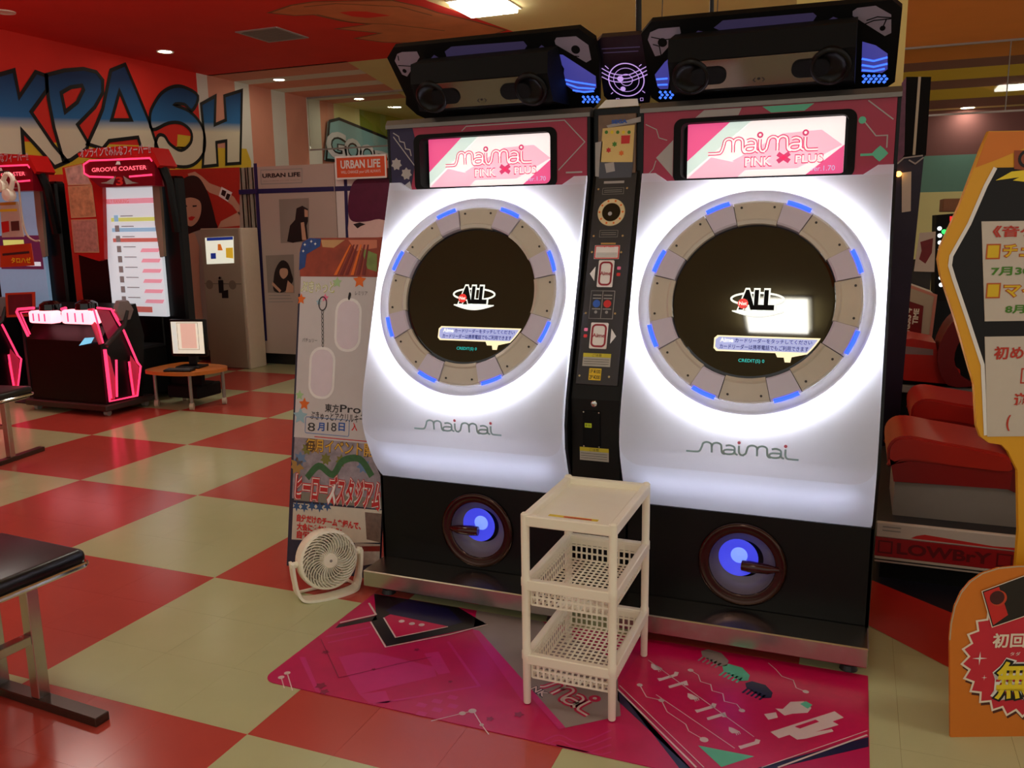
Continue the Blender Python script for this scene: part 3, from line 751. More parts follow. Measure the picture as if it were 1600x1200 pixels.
text('poster_lettering', 'SEGA', PP, bx(zz([(325, 145), (430, 112)])), bluep, ps, w=.003, bold=.05)
P('poster_print', zz([(290, 155), (520, 95), (520, 130), (300, 170)]), PP, silver, ps, .001)
P('poster_print', zz([(265, 175), (480, 150), (465, 400), (245, 400)]), PP, mat('poster cream', (226, 196, 120), .4), ps, .0015)
P('poster_print', zz([(215, 270), (265, 260), (245, 500), (215, 495)]), PP, silver, ps, .0015)
P('poster_print', zz([(245, 400), (470, 400), (455, 515), (238, 520)]), PP, mat('poster slate', (70, 70, 80), .4), ps, .002)
P('poster_print', zz([(390, 222), (450, 220), (445, 275), (388, 278)]), PP, redp, ps, .002)
P('poster_print', zz([(278, 410), (340, 400), (348, 460), (290, 472)]), PP, silver, ps, .0025)
for c_ in ((305, 320, redp), (390, 340, orangep), (345, 280, greenp)): P('poster_print', star(*zz([c_[:2]])[0], .011, 6, .6), PP, c_[2], ps, .002)
for k in range(5): P('poster_print', circ(*zz([(290 + 38 * k, 200)])[0], .0065, 10), PP, yellowp if k % 2 else greenp, ps, .002)
L('poster_edge', [zz([(235, 525), (460, 512)])], .004, PP, silver, ps, .002)
bm = fixn(prism(B(), [(.9, 1.93), (.93, 1.958), (1.05, 1.955), (1.055, 1.93)], -.004, 0, FY(.36)))
obj('paper_note', bm, white, pil)
# tilted control plate
up = zq(PS, [(170, 952), (440, 952), (445, 545), (190, 545)]); lw = zr(PS, [(64, 640), (330, 655)])
xs_ = (px0 + .012, px1 - .01)
cp = obj('control_plate', box(B(), xs_[0], xs_[1], lw[0][1] + .0, -.005, 0, .006, .002, PS), dark, pil)
w0 = .0068
def cbx(q): return bx(q)
c_ = zq(PS, [(325, 740)])[0]; rr = .053
di = obj('dial', lathe(B(), [(rr, .006), (rr - .002, .010), (rr * .68, .010), (rr * .66, .006)], PS @ Matrix.Translation((c_[0], c_[1], 0)), 40), mat('dial cream', (226, 206, 160), .4), cp)
P('dial_glass', circ(*c_, rr * .66, 30), PS, blackg, di, .0075)
for k in range(10):
    a = 2 * PI * k / 10; P('dial_mark', circ(c_[0] + rr * .84 * math.cos(a), c_[1] + rr * .84 * math.sin(a), .0042, 8), PS, orangep, di, .0106)
P('dial_knob', circ(c_[0] - .004, c_[1] - .006, .008, 14), PS, silver, di, .009)
for q_ in ([(265, 620), (410, 575)], [(245, 905), (370, 860)]):
    b4 = cbx(zq(PS, q_)); L('plate_print', [rect(*b4)], .0012, PS, greyp, cp, w0, True)
    L('plate_print', [[(b4[0] + .006, b4[1] + (b4[3] - b4[1]) * f_), (b4[2] - .006, b4[1] + (b4[3] - b4[1]) * f_)] for f_ in (.35, .65)], .0018, PS, greyp, cp, w0)
b4 = cbx(zq(PU if 0 else PS, [(275, 549), (412, 528)])); P('name_strip', rect(*b4), PS, silver, cp, w0)
b4 = cbx(zq(PS, [(208, 1052), (384, 960)])); sg = P('warning_label', rect(*b4), PS, white, cp, w0)
L('label_edge', [rect(b4[0] + .003, b4[1] + .003, b4[2] - .003, b4[3] - .003)], .004, PS, redp, sg, w0 + .0006, True)
for k in range(4): L('label_line', [[(b4[0] + .008, b4[1] + .009 + .0045 * k), (b4[2] - .008, b4[1] + .009 + .0045 * k)]], .0016, PS, greyp, sg, w0 + .0008)
text('label_lettering', '注意', PS, (b4[0] + .02, b4[3] - .008, b4[2] - .02, b4[3] - .0045), redp, sg, w=w0 + .0008)
b4 = cbx(zq(PS, [(255, 955), (355, 943)])); P('brass_strip', rect(*b4), PS, mat('brass strip', (190, 160, 100), .3, .6), cp, w0)
for i, (q_, arrow, sd) in enumerate(((zq(PS, [(228, 1240), (348, 1062)]), 'left', 1), (zr(PS, [(165, 420), (288, 262)]), 'right', -1))):
    b4 = cbx(q_); mx_, my_ = (b4[0] + b4[2]) / 2, (b4[1] + b4[3]) / 2
    cd = obj('card_reader', fixn(prism(B(), rrect(*b4, .004), .004, .0105, PS)), white, cp)
    L('card_frame', [rrect(b4[0] + .0075, b4[1] + .0085, b4[2] - .0075, b4[3] - .0085, .014)], .007, PS, mat('card crimson', (150, 26, 44), .4), cd, .0112, True)
    text('card_lettering', 'Aime', PS, (b4[0] + .009, my_ - .007, b4[2] - .009, my_ + .008), mat('card crimson', (150, 26, 44)), cd, w=.0118, bold=.02)
    ar = b4[0] - .012 if arrow == 'left' else b4[2] + .012
    s = -1 if arrow == 'left' else 1
    P('arrow', [(ar, my_ + .028), (ar, my_ - .028), (ar + s * .02, my_)], PS, white, cp, w0)
    for dy_ in (.016, -.008): P('plate_print', rrect((b4[2] + .012 if s < 0 else b4[0] - .026), my_ + dy_, (b4[2] + .026 if s < 0 else b4[0] - .012), my_ + dy_ + .012, .003), PS, pinkp if dy_ > 0 else redp, cp, w0)
b4 = cbx(zr(PS, [(163, 232), (326, 62)]))
L('plate_print', [rect(*b4), rect(b4[0], b4[1], (b4[0] + b4[2]) / 2, b4[3])], .0025, PS, greyp, cp, w0, True)
for k, m in enumerate((bluep, redp)):
    cx_ = b4[0] + (b4[2] - b4[0]) * (.27 + .46 * k); cy_ = (b4[1] + b4[3]) / 2 + .004
    P('plate_print', circ(cx_, cy_, .0145, 20), PS, m, cp, w0); P('plate_print', circ(cx_, cy_ - .032, .006, 12), PS, greyp, cp, w0)
    L('plate_print', [[(cx_ - .016, cy_ + f_), (cx_ + .016, cy_ + f_)] for f_ in (.02, .032, -.02)], .004, PS, greyp, cp, w0)
def caution(M, q_, w, par):
    b4 = cbx(q_); o = P('caution_label', rect(*b4), M, mat('label grey', (176, 172, 160), .5), par, w)
    P('label_band', rect(b4[0], b4[3] - (b4[3] - b4[1]) * .3, b4[2], b4[3]), M, mat('label olive', (200, 186, 40), .5), o, w + .0005)
    text('label_lettering', 'ご注意', M, ((b4[0] * 2 + b4[2]) / 3, b4[3] - (b4[3] - b4[1]) * .26, (b4[0] + b4[2] * 2) / 3, b4[3] - (b4[3] - b4[1]) * .05), blackp, o, w=w + .001)
    L('label_line', [[(b4[0] + .004, b4[1] + (b4[3] - b4[1]) * f_), (b4[2] - .006, b4[1] + (b4[3] - b4[1]) * f_)] for f_ in (.18, .36, .54)], .0015, M, dark, o, w + .001)
caution(PS, zr(PS, [(122, 528), (303, 455)]), w0, cp)
b4 = cbx(zr(PS, [(160, 616), (243, 546)])); o = P('price_sticker', rect(*b4), PS, mat('sticker yellow', (232, 196, 30), .5), cp, w0)
mid = (b4[1] + b4[3]) / 2
text('label_lettering', '1P ¥100', PS, (b4[0] + .003, mid + .003, b4[2] - .003, b4[3] - .004), blackp, o, w=w0 + .0006, bold=.01)
text('label_lettering', '2P ¥200', PS, (b4[0] + .003, b4[1] + .004, b4[2] - .003, mid - .003), blackp, o, w=w0 + .0006, bold=.01)
for q_ in (zq(PS, [(240, 587), (432, 580), (208, 900), (402, 898), (197, 1007), (392, 1008)]) + zr(PS, [(145, 200), (328, 203), (106, 590), (290, 598)])):
    c3 = PS @ V((q_[0], q_[1], .004)); obj('screw', cyl(B(), c3, c3 + PS.to_3x3() @ V((0, 0, .005)), .0042, seg=10), chrome, cp)
# lower coin door
b4 = cbx(zr(PLo, [(126, 1030), (232, 812)]))
cdoor = obj('coin_door', box(B(), b4[0], b4[2], b4[1], b4[3], 0, .005, .001, PLo), blackm, pil)
for u in (b4[0] + .004, b4[2] - .004):
    for v in (b4[1] + .004, b4[3] - .004):
        c3 = PLo @ V((u, v, .004)); obj('screw', cyl(B(), c3, c3 + PLo.to_3x3() @ V((0, 0, .003)), .0028, seg=8), chrome, cdoor)
b4 = cbx(zr(PLo, [(138, 908), (180, 884)])); st = P('coin_sticker', rect(*b4), PLo, mat('sticker lime', (200, 220, 30), .5), cdoor, .006)
text('label_lettering', '¥100', PLo, (b4[0] + .003, b4[1] + .003, b4[2] - .003, b4[3] - .003), blackp, st, w=.0066)
c_ = zr(PLo, [(195, 762)])[0]; M_ = PLo @ Matrix.Translation((c_[0], c_[1], 0))
lk = obj('lock', lathe(B(), [(.0125, 0), (.0115, .007), (.0085, .009), (.0001, .009)], M_, 20), chrome, pil, True)
caution(PLo, zr(PLo, [(105, 1112), (285, 1046)]), .001, pil)
# ------------------------------------------------------------------ marquees on top
YM = .3
MF = fr((0, .31, 2.19), (1, 0, 0), (0, -.21, .26))
zR = lambda pts: uvp(MF, pts, 3.478, 980, 0)
outR = zR([(75, 185), (130, 118), (1440, 0), (1495, 45), (1455, 445), (1375, 500), (205, 578), (130, 530)])
AX2 = 1.942
outL = uvp(MF, [(95, 212), (1225, 97), (1322, 165), (1352, 300), (1352, 545), (1300, 596), (325, 660), (240, 622), (172, 560), (172, 510), (58, 275)][::-1], 3.902, 590, 20)
mir = lambda pts: [(AX2 - p[0], p[1]) for p in pts][::-1]
spk = mat('mirror panel', (136, 128, 134), .1, .95)
def marquee(label, out, mirror):
    o2 = out; cx = sum(p[0] for p in o2) / len(o2)
    t = thing('marquee', label, 'marquee', (cx, .45, 1.93), 'hexagonal marquees with speakers')
    obj('back_plate', fixn(prism(B(), o2, -.03, 0, MF)), blackm, t)
    obj('rear_box', box(B(), min(p[0] for p in o2) + .12, max(p[0] for p in o2) - .12, .535, .76, 1.937, 2.14), black, t)
    # speaker bar
    b0, b1 = (1.19, 1.79) if not mirror else (AX2 - 1.75, AX2 - 1.19)
    cs = [(.335, 2.16), (.22, 2.12), (.215, 2.045), (.28, 1.955), (.49, 1.965)]
    sb = obj('speaker_bar', fixn(prism(B(), cs, 0, b1 - b0, fr((b0, 0, 0), (0, 1, 0), (0, 0, 1)))), blackm, t)
    a, c = V((0, .215, 2.045)), V((0, .28, 1.955))
    SFc = fr((0, a.y, a.z), (1, 0, 0), a - c)
    ln = (a - c).length
    obj('mirror_plate', box(B(), b0 + .11, b1 - .11, -ln + .006, -.002, .0, .006, .001, SFc), spk, sb)
    text('plate_lettering', '‹•›', SFc, ((b0 + b1) / 2 - .02, -ln * .82, (b0 + b1) / 2 + .02, -ln * .68), dark, sb, w=.0068)
    for xx in (b0 + .075, b1 - .075):
        Ms = SFc @ Matrix.Translation((xx, -ln * .5, 0))
        sp = obj('speaker', lathe(B(), [(.064, -.03), (.064, .008), (.059, .014), (.052, .015), (.046, .006), (.03, .0), (.0001, .003)], Ms, 36), black, sb, True)
        obj('speaker_trim', lathe(B(), [(.0645, .003), (.0645, .0085), (.0605, .0130), (.057, .0148)], Ms, 36), black, sp, True)
        s = 1 if xx < (b0 + b1) / 2 else -1
        obj('speaker_foot', fixn(prism(B(), rrect(xx + (.0 if s > 0 else -.12), -ln * .5 - .03, xx + (.12 if s > 0 else 0), -ln * .5 + .03, .028), .002, .012, SFc)), blackm, sb)
    return t
mR = marquee('black hexagonal marquee with speakers over the right glowing game', outR, False)
mL = marquee('black hexagonal marquee with speakers over the left glowing game', outL, True)
def mq(t, z, pl, m, nm, w=.0012): return [P(nm, z(p), MF, m, t, w) for p in pl]
zL = lambda pts: uvp(MF, pts, 3.902, 590, 20)
cR = [[(125, 175), (170, 155), (285, 145), (292, 178), (185, 298), (152, 305), (112, 215)], [(1225, 60), (1250, 42), (1350, 30), (1435, 78), (1435, 178), (1400, 195), (1225, 85)]]
cL = [[(120, 250), (150, 238), (240, 235), (257, 270), (180, 388), (150, 375), (105, 292)], [(1080, 170), (1090, 150), (1210, 142), (1285, 195), (1303, 285), (1272, 302), (1085, 192)]]
for t, z, cc in ((mR, zR, cR), (mL, zL, cL)):
    for o in mq(t, z, cc, corner_m, 'corner_plate'): pass
for t, z, c_ in ((mR, zR, (192, 230)), (mR, zR, (1388, 152)), (mL, zL, (1208, 223)), (mL, zL, (165, 353))):
    P('plate_print', circ(*z([c_])[0], .017 if c_[0] not in (165, 1388) else .009, 16), MF, blackm, t, .0018)
for t, z, ln_ in ((mR, zR, [[(130, 200), (200, 215), (270, 205)], [(140, 240), (175, 250), (185, 300)], [(1290, 130), (1340, 110), (1435, 100)], [(1300, 110), (1360, 90), (1435, 95)], [(1388, 150), (1410, 100)]]), (mL, zL, [[(125, 320), (220, 325)], [(125, 260), (130, 290)], [(1180, 260), (1230, 265)]])):
    L('plate_print', [z(l) for l in ln_], .004, MF, blackm, t, .0019)
for o in mq(mR, zR, [[(1278, 225), (1350, 245), (1415, 290), (1415, 375), (1385, 395), (1272, 390)], [(250, 300), (205, 335), (150, 405), (165, 470), (180, 484), (222, 482)]], bluel, 'lit_window'): pass
for o in mq(mL, zL, [[(1085, 250), (1130, 255), (1330, 385), (1335, 455), (1300, 480), (1210, 485), (1130, 425), (1138, 340)]], bluel, 'lit_window'): pass
L('lit_band', [zR([(1275, 318), (1340, 330), (1415, 310)]), zR([(1275, 352), (1340, 362), (1415, 345)]), zR([(1275, 380), (1340, 385), (1400, 372)]), zR([(158, 430), (220, 425)]), zR([(165, 460), (220, 458)])], .007, MF, bluel2, mR, .002)
L('lit_band', [zL([(1135, 405), (1200, 420), (1330, 440)]), zL([(1150, 430), (1220, 455), (1325, 462)]), zL([(1190, 470), (1260, 482), (1320, 476)])], .007, MF, bluel2, mL, .002)
for o in mq(mR, zR, [[(470, 150), (520, 110), (1010, 68), (1030, 85), (985, 150), (560, 188)], [(330, 215), (385, 165), (430, 175), (400, 212)], [(1040, 140), (1120, 90), (1200, 120), (1200, 140)]], viol_w, 'window'): pass
for o in mq(mL, zL, [[(410, 235), (450, 205), (890, 172), (912, 200), (880, 245), (540, 290), (430, 290)], [(295, 310), (345, 255), (425, 305)], [(950, 245), (1000, 195), (1070, 245)]], viol_w, 'window'): pass
bm = B()
for k in range(5):
    for j in range(3): flat(bm, star(*zR([(1285 + 28 * k + 12 * (j % 2), 412 + 16 * j)])[0], .0065, 4, .8), .0012, MF)
for k in range(3):
    for j in range(3): flat(bm, star(*zR([(180 + 28 * k + 10 * (j % 2), 500 + 15 * j)])[0], .0065, 4, .8), .0012, MF)
obj('led_dots', bm, bluel2, mR)
bm = B()
for k in range(4):
    for j in range(3): flat(bm, star(*zL([(1255 + 28 * k + 10 * (j % 2), 512 + 15 * j)])[0], .0065, 4, .8), .0012, MF)
obj('led_dots', bm, bluel2, mL)
# middle plate with neon dial
mc = thing('marquee', 'small black centre marquee with a violet neon dial between the two', 'marquee', (.985, .4, 1.94))
MC = fr((0, .362, 2.19), (1, 0, 0), (0, -.21, .26))
z5 = lambda pts: uvp(MC, pts, 4, 680, 0)
obj('back_plate', fixn(prism(B(), z5([(1005, 265), (1035, 235), (1300, 215), (1335, 250), (1352, 560), (1340, 640), (1120, 665), (1055, 600)]), -.03, 0, MC)), mat('deep violet black', (22, 16, 34), .3), mc)
cn = z5([(1195, 498)])[0]; rn = z5([(1305, 490)])[0][0] - cn[0]
L('neon_ring', [circ(*cn, rn, 48)], .004, MC, violet, mc, .002, True)
L('neon_ring', [circ(*cn, rn * .72, 40), circ(*cn, rn * .35, 30)], .0022, MC, violet, mc, .002, True)
L('neon_string', [cat(z5([(1042, 425 + 26 * k), (1110, 458 + 24 * k), (1200, 466 + 22 * k), (1270, 440 + 24 * k), (1328, 410 + 26 * k)]), 6) for k in range(3)], .0035, MC, violet, mc, .003)
L('neon_string', [z5([(1062, 408), (1085, 428)]), z5([(1100, 585), (1112, 575)]), z5([(1275, 412), (1290, 400)]), z5([(1295, 565), (1312, 578)])], .003, MC, violet, mc, .003)
P('neon_spot', circ(*z5([(1158, 490)])[0], .012, 16), MC, violet, mc, .0034); P('neon_spot', circ(*z5([(1175, 553)])[0], .010, 16), MC, violet, mc, .0034)
L('plate_print', [z5([(1040, 305), (1280, 292)]), z5([(1050, 330), (1270, 318)]), z5([(1160, 625), (1275, 618)])], .004, MC, viol_w, mc, .001)
L('plate_print', [z5([(1132, 615), (1150, 614), (1151, 632), (1133, 633)]), z5([(1282, 612), (1299, 611), (1300, 628), (1283, 629)])], .0018, MC, violet, mc, .001, True)
# hanging rods and wires
def rod(px, py, y, r, label):
    u, z = uvp(FY(y), [(px, py)])[0]
    o = obj('hanging_rod', cyl(B(), (u, y, z), (u - .02, y, HC), r, seg=10), black); tag(o, label, 'rod')
rod(998, 58, .45, .011, 'black rod hanging from the ceiling to the small centre marquee')
rod(1112, 28, .4, .0075, 'black rod hanging from the ceiling to the right marquee')
for px, nm in ((1036, 'left'), (1122, 'middle')):
    u, z = uvp(FY(.35), [(px, 32)])[0]
    tag(obj('wire', tube(B(), [(u - .004, .35, z), (u, .35, z + .2), (u + .004, .35, HC)], .0016, 5), dark), 'thin wire above the right marquee, ' + ('left of the two rods on it' if nm == 'left' else 'just right of the thin black rod'), 'wire')
# ------------------------------------------------------------------ printed floor mat
mz = .003
t = thing('floor_mat', 'glossy magenta printed floor mat in front of the two glowing games', 'mat', (.985, -.33, 0))
pts = [(1.94, .035), (.035, .035)] + [(.085 - .05 * math.cos(a), -.652 - .05 * math.sin(a)) for a in [PI / 2 * k / 6 for k in range(7)]] + [(1.94, -.702)]
magm = mat('mat magenta', (196, 14, 88), .28, var=.14, scale=14)
mag2 = mat('mat deep pink', (206, 16, 84), .28, var=.1, scale=40)
magl = mat('mat mauve pink', (204, 40, 122), .28, var=.08)
matg = mat('mat grey', (150, 138, 134), .28, var=.1, scale=12)
matn = mat('mat navy', (22, 18, 66), .28); matb = mat('mat black', (20, 14, 24), .28)
matw = mat('mat cream', (226, 206, 204), .28)
matd = mat('mat dark pink', (140, 8, 62), .28)
obj('sheet', fixn(prism(B(), pts, .0005, mz, FZ(0))), magm, t)
MZ = FZ(mz)
zA = lambda p: uvp(MZ, p, 2.6667, 400, 920)
zB = lambda p: uvp(MZ, p, 3.3333, 920, 960)
def clipm(p):
    return [(min(1.938, max(.037, a)), min(.034, max(-.700, b))) for a, b in p]
wz = .0006
P('mat_print', clipm(zA([(905, 170), (1265, 585), (1520, 530), (1500, 300), (1250, 60), (950, 60)])), MZ, matg, t, wz)
P('mat_print', clipm(zA([(900, 170), (930, 175), (1290, 580), (1262, 588)])), MZ, magl, t, wz * 2)
P('mat_print', clipm(zA([(330, 165), (345, 148), (500, 112), (505, 130)])), MZ, matb, t, wz)
L('mat_print', [zA([(350, 142), (500, 108), (470, 60)])], .008, MZ, matw, t, wz * 2)
P('mat_print', clipm(zA([(485, 20), (500, 110), (478, 140), (545, 240), (965, 150), (860, 60)])), MZ, matb, t, wz)
P('mat_print', clipm(zA([(540, 90), (560, 108), (800, 158), (860, 140), (800, 80), (640, 40)])), MZ, matn, t, wz * 2)
P('mat_print', zA([(532, 122), (582, 205), (800, 158), (560, 108)]), MZ, mag2, t, wz * 3)
L('mat_print', [zA([(478, 140), (540, 245), (810, 192), (965, 150)]), zA([(532, 122), (582, 205), (800, 160)])], .006, MZ, matw, t, wz * 4)
for c in ((607, 138), (650, 148), (690, 153)): P('mat_print', circ(*zA([c])[0], .012, 12), MZ, matw, t, wz * 5)
for p in ([(345, 285), (440, 265), (500, 268), (740, 325), (752, 365), (430, 440), (380, 360)], [(700, 270), (760, 262), (810, 350), (760, 358)], [(430, 440), (540, 425), (560, 475), (460, 490)], [(900, 175), (930, 190), (1140, 430), (1110, 470)], [(180, 285), (205, 285), (260, 440), (235, 440)]):
    P('mat_print', clipm(zA(p)), MZ, magl, t, wz)
L('mat_print', [clipm(zA([(800, 220), (930, 405), (470, 500)])), zA([(290, 200), (480, 160)]), zA([(300, 225), (470, 190)])], .010, MZ, magl, t, wz)
L('mat_print', [zA([(105, 370), (118, 415)]), zA([(130, 352), (152, 425)]), zA([(730, 552), (860, 520), (905, 510), (940, 568), (970, 608)])], .0035, MZ, matw, t, wz * 2)
for c, r in (((105, 370), .011), ((130, 352), .011), ((860, 520), .011), ((902, 510), .013), ((940, 568), .007)): P('mat_print', circ(*zA([c])[0], r, 12), MZ, matw, t, wz * 2)
for c, r in (((290, 265), .016), ((270, 405), .022), ((285, 430), .018), ((1095, 525), .018), ((975, 543), .014), ((490, 337), .01), ((670, 255), .012), ((810, 388), .009)): P('mat_print', star(*zA([c])[0], r, 5, .6), MZ, matd, t, wz * 2)
L('mat_print', [zA([(270, 210), (345, 372), (590, 315), (730, 285)])], .003, MZ, matd, t, wz * 2)
for k in range(4): L('mat_print', [clipm(cat(zA([(1170 + 20 * k, 650 + 14 * k), (1260, 610 + 22 * k), (1350, 640 + 24 * k), (1480, 590 + 30 * k)]), 6))], .006, MZ, magl, t, wz)
for k in range(3):
    for j in range(2):
        c = zA([(690 + 65 * k, 485 - 16 * k + 36 * j)])[0]; P('mat_print', rect(c[0] - .016, c[1] - .011, c[0] + .016, c[1] + .011), MZ, magl, t, wz)
# half hidden word mark on the grey field
a, b = zA([(1195, 400), (1400, 520)]); du = V((b[0] - a[0], b[1] - a[1])); ln = du.length; du.normalize()
LM = fr((a[0], a[1], mz), (du.x, du.y, 0), (-du.y, du.x, 0))
sc7 = ln / (6.56 - 3.34)
logo(t, LM, (-3.34 * sc7, -.02, ln, .075), [('wordmark_edge', .36, mag2, wz * 2), ('wordmark', .13, matw, wz * 3)], part=5)
text('mat_lettering', 'NK', LM, (-.01, -.055, .06, -.02), matn, t, w=wz * 2, bold=.08)
text('mat_lettering', 'NK', LM, (-.007, -.052, .057, -.023), matw, t, w=wz * 3, bold=.02)
# framed field at the right
P('mat_print', clipm(zB([(150, 388), (470, 800), (620, 960), (1460, 640), (1460, 690), (640, 1010), (540, 960), (150, 450)])), MZ, matn, t, wz)
P('mat_print', clipm(zB([(150, 375), (330, 100), (1460, 290), (1460, 625), (640, 955), (600, 800)])), MZ, mag2, t, wz * 1.5)
L('mat_print', [zB([(150, 392), (420, 660), (560, 800)]), zB([(985, 800), (1450, 630)])], .006, MZ, matw, t, wz * 3)
L('mat_print', [zB([(160, 372), (600, 800)]), zB([(900, 800), (1450, 608)])], .003, MZ, matw, t, wz * 3)
P('mat_print', zB([(568, 685), (862, 742), (690, 798)]), MZ, cyanp, t, wz * 3)
for c in ((350, 278), (540, 432), (755, 608)):
    q = zB([(c[0] - 26, c[1] - 20), (c[0] - 5, c[1] - 14), (c[0] + 30, c[1] + 4), (c[0] + 20, c[1] + 14), (c[0] - 10, c[1] + 14), (c[0] - 26, c[1])])
    P('mat_print', q, MZ, matw, t, wz * 3)
    L('mat_print', [zB([(c[0] + 10 + 9 * k, c[1] + 10 - 3 * k), (c[0] + 16 + 9 * k, c[1] + 24 - 3 * k)]) for k in range(3)], .003, MZ, matw, t, wz * 3)
for k, c in enumerate(((412, 330), (462, 368), (608, 494), (662, 534), (835, 682))):
    sg_ = 1 if k % 2 == 0 else -1
    L('mat_print', [zB([(c[0] - 46, c[1] - 4 * sg_ + 8), (c[0] - 40, c[1] + 12), (c[0] + 40, c[1] - 12), (c[0] + 46, c[1] - 12 - 16 * sg_)])], .014, MZ, matw, t, wz * 3)
zg = [(530, 293), (570, 318), (582, 352), (635, 368), (642, 400), (698, 415), (706, 455), (770, 470), (797, 503)]
L('mat_print', [zB(zg), zB([(935, 255), (975, 290), (1005, 325), (1065, 345), (1080, 385), (1130, 405)]), zB([(265, 370), (300, 432), (378, 450), (408, 510), (505, 575), (520, 610), (600, 655)]), zB([(310, 240), (860, 640)]), zB([(350, 420), (760, 700)])], .003, MZ, matw, t, wz * 3)
for c in ((530, 293), (797, 503), (1130, 405), (265, 370), (378, 450), (600, 655)): P('mat_print', circ(*zB([c])[0], .010 if c[0] != 600 else .013, 12), MZ, matw, t, wz * 3)
for (cx_, cy_), m in (((770, 305), cyanp), ((890, 395), matn), ((660, 228), matg)):
    body = [(cx_ - 75, cy_ - 35), (cx_ - 40, cy_ - 45), (cx_ + 30, cy_ - 25), (cx_ + 68, cy_ + 15), (cx_ + 60, cy_ + 42), (cx_ + 20, cy_ + 44), (cx_ - 30, cy_ + 15), (cx_ - 70, cy_ - 12)]
    P('mat_print', clipm(zB(body)), MZ, m, t, wz * 3)
    L('mat_print', [clipm(zB([(cx_ - 60 + 22 * k, cy_ - 8 + 9 * k), (cx_ - 90 + 22 * k, cy_ + 16 + 9 * k)])) for k in range(5)], .007, MZ, m, t, wz * 3)
P('mat_print', zB([(970, 492), (1010, 495), (1050, 458), (1120, 455), (1160, 490), (1140, 515), (1060, 520), (1020, 530)]), MZ, matw, t, wz * 3)
P('mat_print', zB([(1100, 470), (1130, 455), (1165, 475), (1140, 495)]), MZ, cyanp, t, wz * 4)
P('mat_print', zB([(912, 522), (975, 512), (985, 540), (935, 552)]), MZ, matw, t, wz * 3)
P('mat_print', zB([(945, 615), (1280, 507), (1328, 540), (1270, 560), (1302, 578), (1180, 615), (1265, 600), (1275, 612), (1130, 650), (1085, 655), (1045, 630), (990, 648)]), MZ, matw, t, wz * 3)
P('mat_print', zB([(1072, 588), (1180, 552), (1200, 562), (1100, 598)]), MZ, mag2, t, wz * 4)
# ------------------------------------------------------------------ white plastic rack
rx0, rx1, ry0, ry1 = .930, 1.208, -.520, -.095
t = thing('storage_rack', 'white plastic three tier rack with two basket shelves on the mat', 'rack', ((rx0 + rx1) / 2, (ry0 + ry1) / 2, mz))
for x in (rx0, rx1):
    for y in (ry0, ry1):
        bm = B()
        lathe(bm, [(.0105, mz + .003), (.012, mz + .006), (.013, .155), (.015, .16), (.015, .185), (.013, .19), (.0135, .40), (.015, .405), (.015, .43), (.013, .435), (.0135, .635), (.009, .640), (.0001, .641)], Matrix.Translation((x, y, 0)), 16)
        obj('leg', bm, whitepl, t, True)
def tray(zr_):
    bm = B(); o = .012
    box(bm, rx0, rx1, ry0 - o, ry0 + o, zr_ - .034, zr_, .003); box(bm, rx0, rx1, ry1 - o, ry1 + o, zr_ - .034, zr_, .003)
    box(bm, rx0 - o, rx0 + o, ry0, ry1, zr_ - .034, zr_, .003); box(bm, rx1 - o, rx1 + o, ry0, ry1, zr_ - .034, zr_, .003)
    return bm
obj('top_rim', tray(.634), whitepl, t)
tp = obj('top_tray', box(B(), rx0 + .008, rx1 - .008, ry0 + .008, ry1 - .008, .600, .612), whitepl, t)
P('sticker', rect(rx0 + .05, ry0 + .068, rx0 + .21, ry0 + .086), FZ(.612), yellowp, tp, .0008)
P('sticker_print', rect(rx0 + .1, ry0 + .07, rx0 + .19, ry0 + .08), FZ(.612), redp, tp, .0014)
def lattice(bm, u0, u1, v0, v1, nu, nv, bw, th, M):
    for i in range(nu + 1):
        u = u0 + (u1 - u0) * i / nu; box(bm, u - bw / 2, u + bw / 2, v0, v1, -th / 2, th / 2, 0, M)
    for j in range(nv + 1):
        v = v0 + (v1 - v0) * j / nv; box(bm, u0, u1, v - bw / 2, v + bw / 2, -th / 2 * .9, th / 2 * .9, 0, M)
for zr_ in (.425, .178):
    bk = obj('basket_rim', tray(zr_), whitepl, t)
    bm = B()
    zf = zr_ - .088; g = .014
    obj('basket_floor', (lattice(bm, rx0 + g, rx1 - g, ry0 + g, ry1 - g, 13, 17, .0066, .003, FZ(zf)), bm)[1], whitepl, bk)
    for nm, M, u0, u1, nu in (('basket_side', FY(ry0 + g - .002), rx0 + g, rx1 - g, 13), ('basket_side', FY(ry1 - g + .002), rx0 + g, rx1 - g, 13), ('basket_side', FX(rx0 + g - .002), ry0 + g, ry1 - g, 19), ('basket_side', FX(rx1 - g + .002), ry0 + g, ry1 - g, 19)):
        bm = B(); lattice(bm, u0, u1, zf, zr_ - .012, nu, 3, .0062, .003, M); obj(nm, bm, whitepl, bk)
